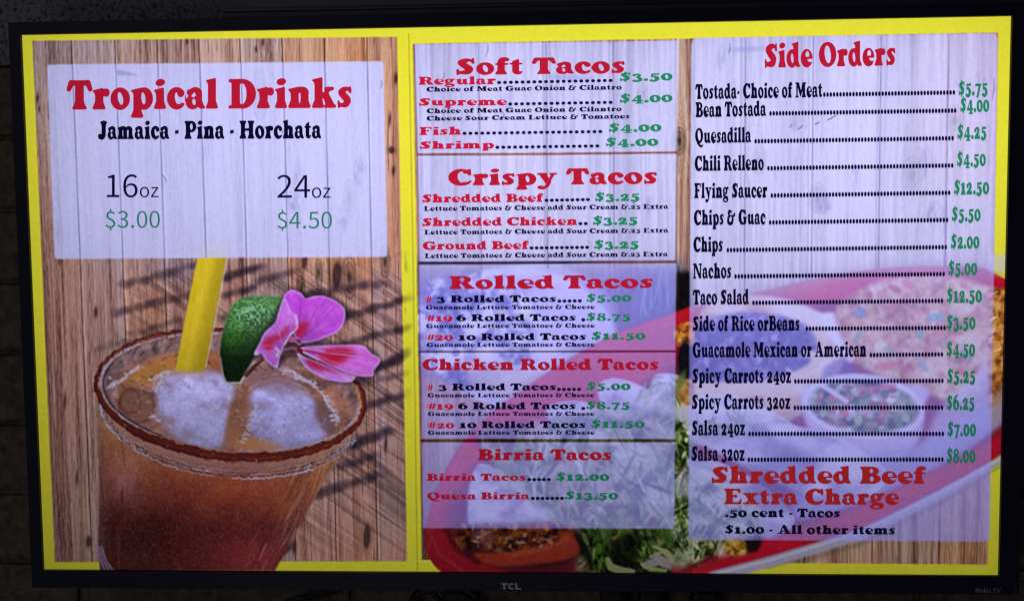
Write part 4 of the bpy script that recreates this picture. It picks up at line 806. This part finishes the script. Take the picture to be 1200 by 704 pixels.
def plane(x, y):
    d = np.stack([(x-600)/1200, (352-y)/1200, -np.ones_like(x)], -1) @ RM.T
    t = -CAM_LOC[1]/d[:, 1]
    return CAM_LOC[0]+d[:, 0]*t, CAM_LOC[2]+d[:, 2]*t
SPACE, GAP = 225, 24
def put(kind, col, text, x0, x1, y0, y1, cap, wt='normal', gap=GAP):
    font = OUT[wt]; w = sum((SPACE if c == ' ' else font[c][1]+gap) for c in text)-gap; sx = (x1-x0)/w; x = 0; P = []; T = []; n = 0
    for c in text:
        if c == ' ': x += SPACE; continue
        co, tr = filled(wt, c); X = (co[:, 0]+x)*sx
        P.append(np.stack([x0+X, y0+(y1-y0)*X/(x1-x0)-co[:, 1]*cap/700], 1)); T.append(tr+n); n += len(co); x += font[c][1]+gap
    return shape(kind, np.vstack(P), np.vstack(T), col, screen)
def dots(x0, x1, y0, y1, n, rx, ry):
    m = 10; a = np.linspace(0, 2*np.pi, m, endpoint=False); P = []; T = []
    for k in range(n):
        t = (k+.5)/n; P.append(np.stack([x0+(x1-x0)*t+rx*np.cos(a), y0+(y1-y0)*t-ry*np.sin(a)], 1)); T += [(k*m, k*m+j, k*m+j+1) for j in range(1, m-1)]
    return shape('leader_dots', np.vstack(P), np.array(T), NAVY, screen)
# plain sans figures of the drink sizes
import os
def sans():
    p = os.path.join(bpy.utils.system_resource('DATAFILES') or '', 'fonts', 'Noto Sans CJK Regular.woff2')
    try: return bpy.data.fonts.load(p)
    except Exception: return None
SANS = sans()
def put_sans(kind, col, text, x0, x1, y0, h, y=-LIFT, material=None, parent=None, fat=0):
    """h = height in picture pixels of the tallest letter"""
    cu = bpy.data.curves.new('t', 'FONT'); cu.body = text; cu.size = 1; cu.offset = fat
    if SANS: cu.font = SANS
    ob = bpy.data.objects.new('t', cu); me = bpy.data.meshes.new_from_object(ob); bpy.data.objects.remove(ob); bpy.data.curves.remove(cu)
    n = len(me.vertices); c = np.empty(n*3, np.float32); me.vertices.foreach_get('co', c); c = c.reshape(-1, 3)
    px_ = x0+(c[:, 0]-c[:, 0].min())/(c[:, 0].max()-c[:, 0].min())*(x1-x0); py_ = y0-(c[:, 1])/c[:, 1].max()*h
    X, Zz = plane(px_, py_); me.vertices.foreach_set('co', np.stack([X, np.full(n, y), Zz+SH/2], 1).astype(np.float32).ravel()); me.name = kind; me.update()
    if material is None: colour(me, lin(np.array(col, float)*level(px_, py_)[:, None])); material = GLOW
    return link(kind, me, material, parent or screen)
put('heading_text', RED, 'Tropical Drinks', 79.5, 413, 128.8, 126.6, 34.4, 'bold')
put('item_text', BLACK, 'Jamaica - Pina - Horchata', 115, 376.5, 163.5, 162.4, 21, 'bold')
for t, a, b, y, h in (('16', 125.3, 161.5, 231.2, 26.8), ('24', 325, 363.6, 231.8, 26.8)): put_sans('size_text', NAVY, t, a, b, y, h)
for t, a, b, y, h in (('oz', 164, 186, 231.2, 12.2), ('oz', 365.6, 387.6, 231.9, 12.2)): put_sans('size_text', NAVY, t, a, b, y, h)
for t, a, b, y in (('$3.00', 124, 187.5, 266.8), ('$4.50', 325.2, 389, 267.6)): put_sans('price_text', (40, 132, 104), t, a, b, y, 22)
# middle column
for t, a, b, y0, y1, h in (('Soft Tacos', 533.8, 732.8, 88.2, 86.2, 19.4), ('Crispy Tacos', 525.5, 770.5, 217.6, 215.6, 19), ('Rolled Tacos', 526.5, 765.5, 338.8, 337.5, 15.4), ('Chicken Rolled Tacos', 495, 772, 433.6, 433.2, 13.2), ('Birria Tacos', 560, 717, 538.8, 538.8, 13)):
    put('heading_text', RED, t, a, b, y0, y1, h, 'bold')
for t, a, b, y0, y1, h in (('Regular', 490.5, 581, 99.8, 99.1, 9.4), ('Supreme', 490.7, 594, 124.3, 123.7, 9.1), ('Fish', 491.5, 540.5, 158.6, 158.1, 9.4), ('Shrimp', 491.5, 579, 174.8, 174.2, 9), ('Shredded Beef', 494.5, 636.5, 237.5, 236.7, 9.7), ('Shredded Chicken', 494.5, 676.5, 265.2, 263.8, 9.7), ('Ground Beef', 495.5, 619.5, 292.8, 292, 9.7),
                            ('Birria Tacos', 500, 616.5, 562.9, 562.8, 8.4), ('Quesa Birria', 500.5, 620.5, 584.8, 584.6, 8.4)):
    put('item_text', (202, 24, 62), t, a, b, y0, y1, h, 'bold')
for t, a, b, y0, y1, h in (('#', 497.5, 506, 354.7, 354.6, 8.4), ('#19', 498, 530.5, 376.7, 376.5, 8.4), ('#20', 498, 531, 398.9, 398.8, 8.4), ('#', 499.5, 507.5, 457.7, 457.6, 8.2), ('#19', 499.5, 531.5, 479.6, 479.5, 8.2), ('#20', 500, 532.5, 501.7, 501.6, 8.2)):
    put('item_text', (206, 26, 58), t, a, b, y0, y1, h)
for t, a, b, y0, y1, h in (('3 Rolled Tacos', 511.5, 652, 354.3, 353.8, 8.1), ('6 Rolled Tacos', 535, 675, 376.3, 375.8, 8.1), ('10 Rolled Tacos', 537, 687, 398.8, 398.1, 8.1), ('3 Rolled Tacos', 513.5, 652, 457.2, 457, 8.1), ('6 Rolled Tacos', 537, 675, 479.3, 479.2, 8.1), ('10 Rolled Tacos', 538, 686.5, 501.4, 501.1, 8.1)):
    put('item_text', BLACK, t, a, b, y0, y1, h, 'bold')
CH = 'Choice of Meat Guac Onion & Cilantro'; LT = 'Lettuce Tomatoes & Cheese add Sour Cream &.25 Extra'; GU = 'Guacamole Lettuce Tomatoes & Cheese'
for t, a, b, y0, y1, h in ((CH, 499.8, 728.5, 107.9, 105.3, 5.7), (CH, 500, 728.5, 133.1, 130.6, 5.6), ('Cheese Sour Cream Lettuce & Tomatoes', 500, 738, 141.8, 139.2, 5.6), (LT, 497, 783, 247.4, 244.8, 5.7), (LT, 497.5, 783, 275, 272.6, 5.7), (LT, 498, 782.5, 302.6, 300.4, 5.7),
                            (GU, 499, 697, 362.6, 361.9, 5), (GU, 499.5, 697, 384.3, 383.7, 5), (GU, 500, 697, 406.4, 405.8, 5), (GU, 501, 696.5, 465.3, 465, 4.9), (GU, 501.5, 696.5, 487, 486.8, 4.9), (GU, 501.5, 697, 508.9, 508.7, 4.9)):
    put('note_text', NAVY, t, a, b, y0, y1, h, 'bold')
for t, a, b, y0, y1, h in (('$3.50', 726, 788, 95.8, 94.6, 11), ('$4.00', 726, 788, 121, 119.8, 11), ('$4.00', 713, 775, 155.2, 154.3, 10.8), ('$4.00', 709.5, 771.5, 172, 171.2, 10.8), ('$3.25', 697, 750, 236.2, 235.5, 11), ('$3.25', 694.5, 747.5, 263.9, 263.2, 11), ('$3.25', 696, 749, 292, 291.3, 11),
                            ('$5.00', 687, 740, 353.9, 353.4, 9.9), ('$8.75', 687, 739.5, 376, 375.6, 9.9), ('$11.50', 693, 756.5, 398.2, 397.7, 9.9), ('$5.00', 687, 739, 457, 456.8, 9.9), ('$8.75', 687, 738.5, 479.2, 479, 9.9), ('$11.50', 692.5, 755.5, 501.2, 501, 9.9), ('$12.00', 651.5, 714, 562.9, 562.8, 9.9), ('$13.50', 662, 724.5, 584.8, 584.7, 9.9)):
    put('price_text', GREEN, t, a, b, y0, y1, h, 'bold')
for a, b, y0, y1, n in ((581.5, 719, 97.1, 94.6, 20), (594.5, 719, 122.3, 120.2, 18), (541, 707, 156.6, 154.4, 24), (579.5, 703.5, 172.9, 171.2, 18), (637.5, 692, 234.9, 233.9, 9), (677, 689.5, 262.2, 262, 2), (620, 691, 290.6, 289.8, 12), (652.5, 682.5, 352.7, 352.4, 5), (680, 687, 374.6, 374.6, 1), (652, 681.5, 455.9, 455.8, 5), (680, 687, 478.2, 478.2, 1), (617.5, 646, 561.4, 561.3, 5), (621.5, 661.5, 583.4, 583.3, 7)):
    dots(a, b, y0, y1, n, 2.5, 2.0)
# side orders
put('heading_text', RED, 'Side Orders', 895.5, 1049.5, 79.8, 77, 28.4, 'bold')
for t, a, b, y0, y1 in (('Tostada- Choice of Meat', 815, 963.5, 116.6, 114.2), ('Bean Tostada', 815, 897.5, 137.8, 136.2), ('Quesadilla', 814.5, 880, 168.2, 167.1), ('Chili Relleno', 814, 895, 200.6, 199.6), ('Flying Saucer', 813.5, 899, 232.5, 231.7), ('Chips & Guac', 813, 897, 264, 263), ('Chips', 812.5, 847, 295.4, 295), ('Nachos', 812, 857, 326.5, 326), ('Taco Salad', 812, 877.5, 357.1, 356.6),
                         ('Side of Rice orBeans', 811.5, 937, 387.9, 387.4), ('Guacamole Mexican or American', 811.5, 1015, 418.7, 417.8), ('Spicy Carrots 24oz', 811, 927, 449, 448.5), ('Spicy Carrots 32oz', 810.5, 926, 479.4, 479), ('Salsa 24oz', 810.5, 873, 510, 509.7), ('Salsa 32oz', 810, 872.5, 539.8, 539.6)):
    put('item_text', BLACK, t, a, b, y0, y1, 17.7, 'bold')
for a, b, y0, y1 in ((964, 1119.5, 111.3, 108.7), (901, 1121, 133.3, 129.9), (883.5, 1118, 165.8, 162.2), (898.5, 1117.5, 197.4, 194.1), (902.5, 1114, 229.3, 226), (900.5, 1111.5, 260.8, 257.8), (851, 1110, 293.1, 289.6), (860, 1107.5, 323.9, 321.1), (881, 1105.5, 354.8, 352.4), (943.5, 1108.5, 385, 384.1), (1018.5, 1105.5, 415.8, 415), (930, 1106, 446.6, 446), (929.5, 1105.5, 477.5, 477.2), (876.5, 1106.5, 508, 508), (875.5, 1106, 538.2, 538)):
    dots(a, b, y0, y1, round((b-a)/3.76), 1.6, 2.95)
for t, a, b, y in (('$5.75', 1123, 1157.5, 112.6), ('$4.00', 1125, 1159, 132), ('$4.25', 1121.5, 1156, 163.5), ('$4.50', 1121, 1155, 195.4), ('$12.50', 1117.5, 1159, 228.4), ('$5.50', 1115, 1149, 259.8), ('$2.00', 1114, 1147.5, 291.8), ('$5.00', 1111, 1145, 323), ('$12.50', 1109, 1150.5, 354.9), ('$3.50', 1109, 1143, 386.4), ('$4.50', 1109, 1142.5, 417.8), ('$5.25', 1109.5, 1143, 449.2), ('$6.25', 1109, 1142, 480.4), ('$7.00', 1110, 1143.5, 511.2), ('$8.00', 1109, 1143, 542.2)):
    put('price_text', GREEN, t, a, b, y+.2, y-.5, 18.3, 'bold')
put('heading_text', (196, 40, 46), 'Shredded Beef', 833, 1084.5, 565.9, 566.4, 20, 'bold')
put('heading_text', (196, 40, 46), 'Extra Charge', 848.5, 1053, 590.3, 591, 18.4, 'bold')
put('item_text', BLACK, '.50 cent - Tacos', 849.5, 984.5, 605.3, 605.7, 10.4, 'bold')
put('item_text', BLACK, '$1.00 - All other items', 849.5, 1049, 624.7, 625.7, 10.4, 'bold')
# lettering on the lower bezel
TRIM = mat('lettering_grey', (.5, .51, .55), .45)
bm = bmesh.new()
def plate(pts):
    bm.faces.new([bm.verts.new((px(x, y)[0], -.0052, px(x, y)[2]+SH/2)) for x, y in pts])
plate([(587.3, 680.9), (595.2, 681), (595.2, 682.9), (587.3, 682.8)]); plate([(590, 682.86), (592.5, 682.88), (592.5, 688.6), (590, 688.6)])
plate([(604, 681), (606.5, 681), (606.5, 686.7), (604, 686.7)]); plate([(604, 686.72), (611, 686.72), (611, 688.6), (604, 688.6)])
arc = [(599.6+3.9*math.cos(math.radians(a)), 684.8-3.8*math.sin(math.radians(a)), 599.9+1.7*math.cos(math.radians(a)), 684.8-1.9*math.sin(math.radians(a))) for a in range(40, 321, 20)]
for a, b in zip(arc, arc[1:]): plate([(a[0], a[1]), (b[0], b[1]), (b[2], b[3]), (a[2], a[3])])
finish('bezel_lettering', bm, TRIM, tv)
put_sans('bezel_lettering', None, 'Roku TV', 1141.5, 1170.5, 692.2, 5.4, -.0051, mat('lettering_dim', (.42, .42, .50), .5), tv)
# ------------------------------------------------------------------ cables below the television
CAB = mat('black_rubber', (.012, .012, .013), .55)
def cable(name, label, pts, r, depth, group=None, mat_=CAB):
    bm = bmesh.new(); P = np.array(pts, float); q = np.vstack([2*P[0]-P[1], P, 2*P[-1]-P[-2]]); out = []
    for i in range(1, len(q)-2):
        for t in np.linspace(0, 1, 8, endpoint=False):
            a, b, c, d = q[i-1], q[i], q[i+1], q[i+2]; out.append(.5*((2*b)+(-a+c)*t+(2*a-5*b+4*c-d)*t*t+(-a+3*b-3*c+d)*t**3))
    out.append(P[-1]); tube(bm, [px(x, y, depth) for x, y in out], r); o = finish(name, bm, mat_, None, True); tag(o, label, 'cable', group); return o
def coil(cx_, cy_, r, n, sq=.9): return [(cx_+(r-k*.32)*math.cos(k*.7), cy_+(r-k*.32)*sq*math.sin(k*.7)) for k in range(n)]
cable('cable_coil', 'coiled black cable hanging just below the middle of the television', [(508, 676)]+[(508, 686)]+coil(536, 712, 21, 34), .004, .095)
cable('cable_loop', 'single open loop of black cable left of the coiled cable', [(520, 676), (506, 690), (490, 694), (483, 706), (490, 722), (508, 720), (514, 704), (506, 692)], .0045, .10)
cable('hanging_cable', 'thin black cable slanting down left of the open loop', [(404, 680), (396, 692), (372, 700), (330, 712), (300, 740)], .0032, .11)
def adapter(name, label, x0, x1, y0, y1):
    a, b = px(x0, y1, .075), px(x1, y0, .075); bm = bmesh.new(); box(bm, a[0], b[0], .075, .118, a[2], b[2], .006)
    o = finish(name, bm, CAB); tag(o, label, 'power adapter', 'power adapters below the television')
    c = bmesh.new(); xm = (x0+x1)/2; tube(c, [px(xm, y0+1, .095), px(xm+1, y0-8, .1), px(xm+3, y0-24, .1)], .0025); finish('cord', c, CAB, o, True)
adapter('power_adapter', 'black power adapter, the left one of the three below the television', 705, 731, 693, 740)
adapter('power_adapter', 'black power adapter, the middle one of the three below the television', 750, 777, 694, 742)
adapter('power_adapter', 'wider black power adapter, the right one of the three below the television', 812, 842, 695, 738)
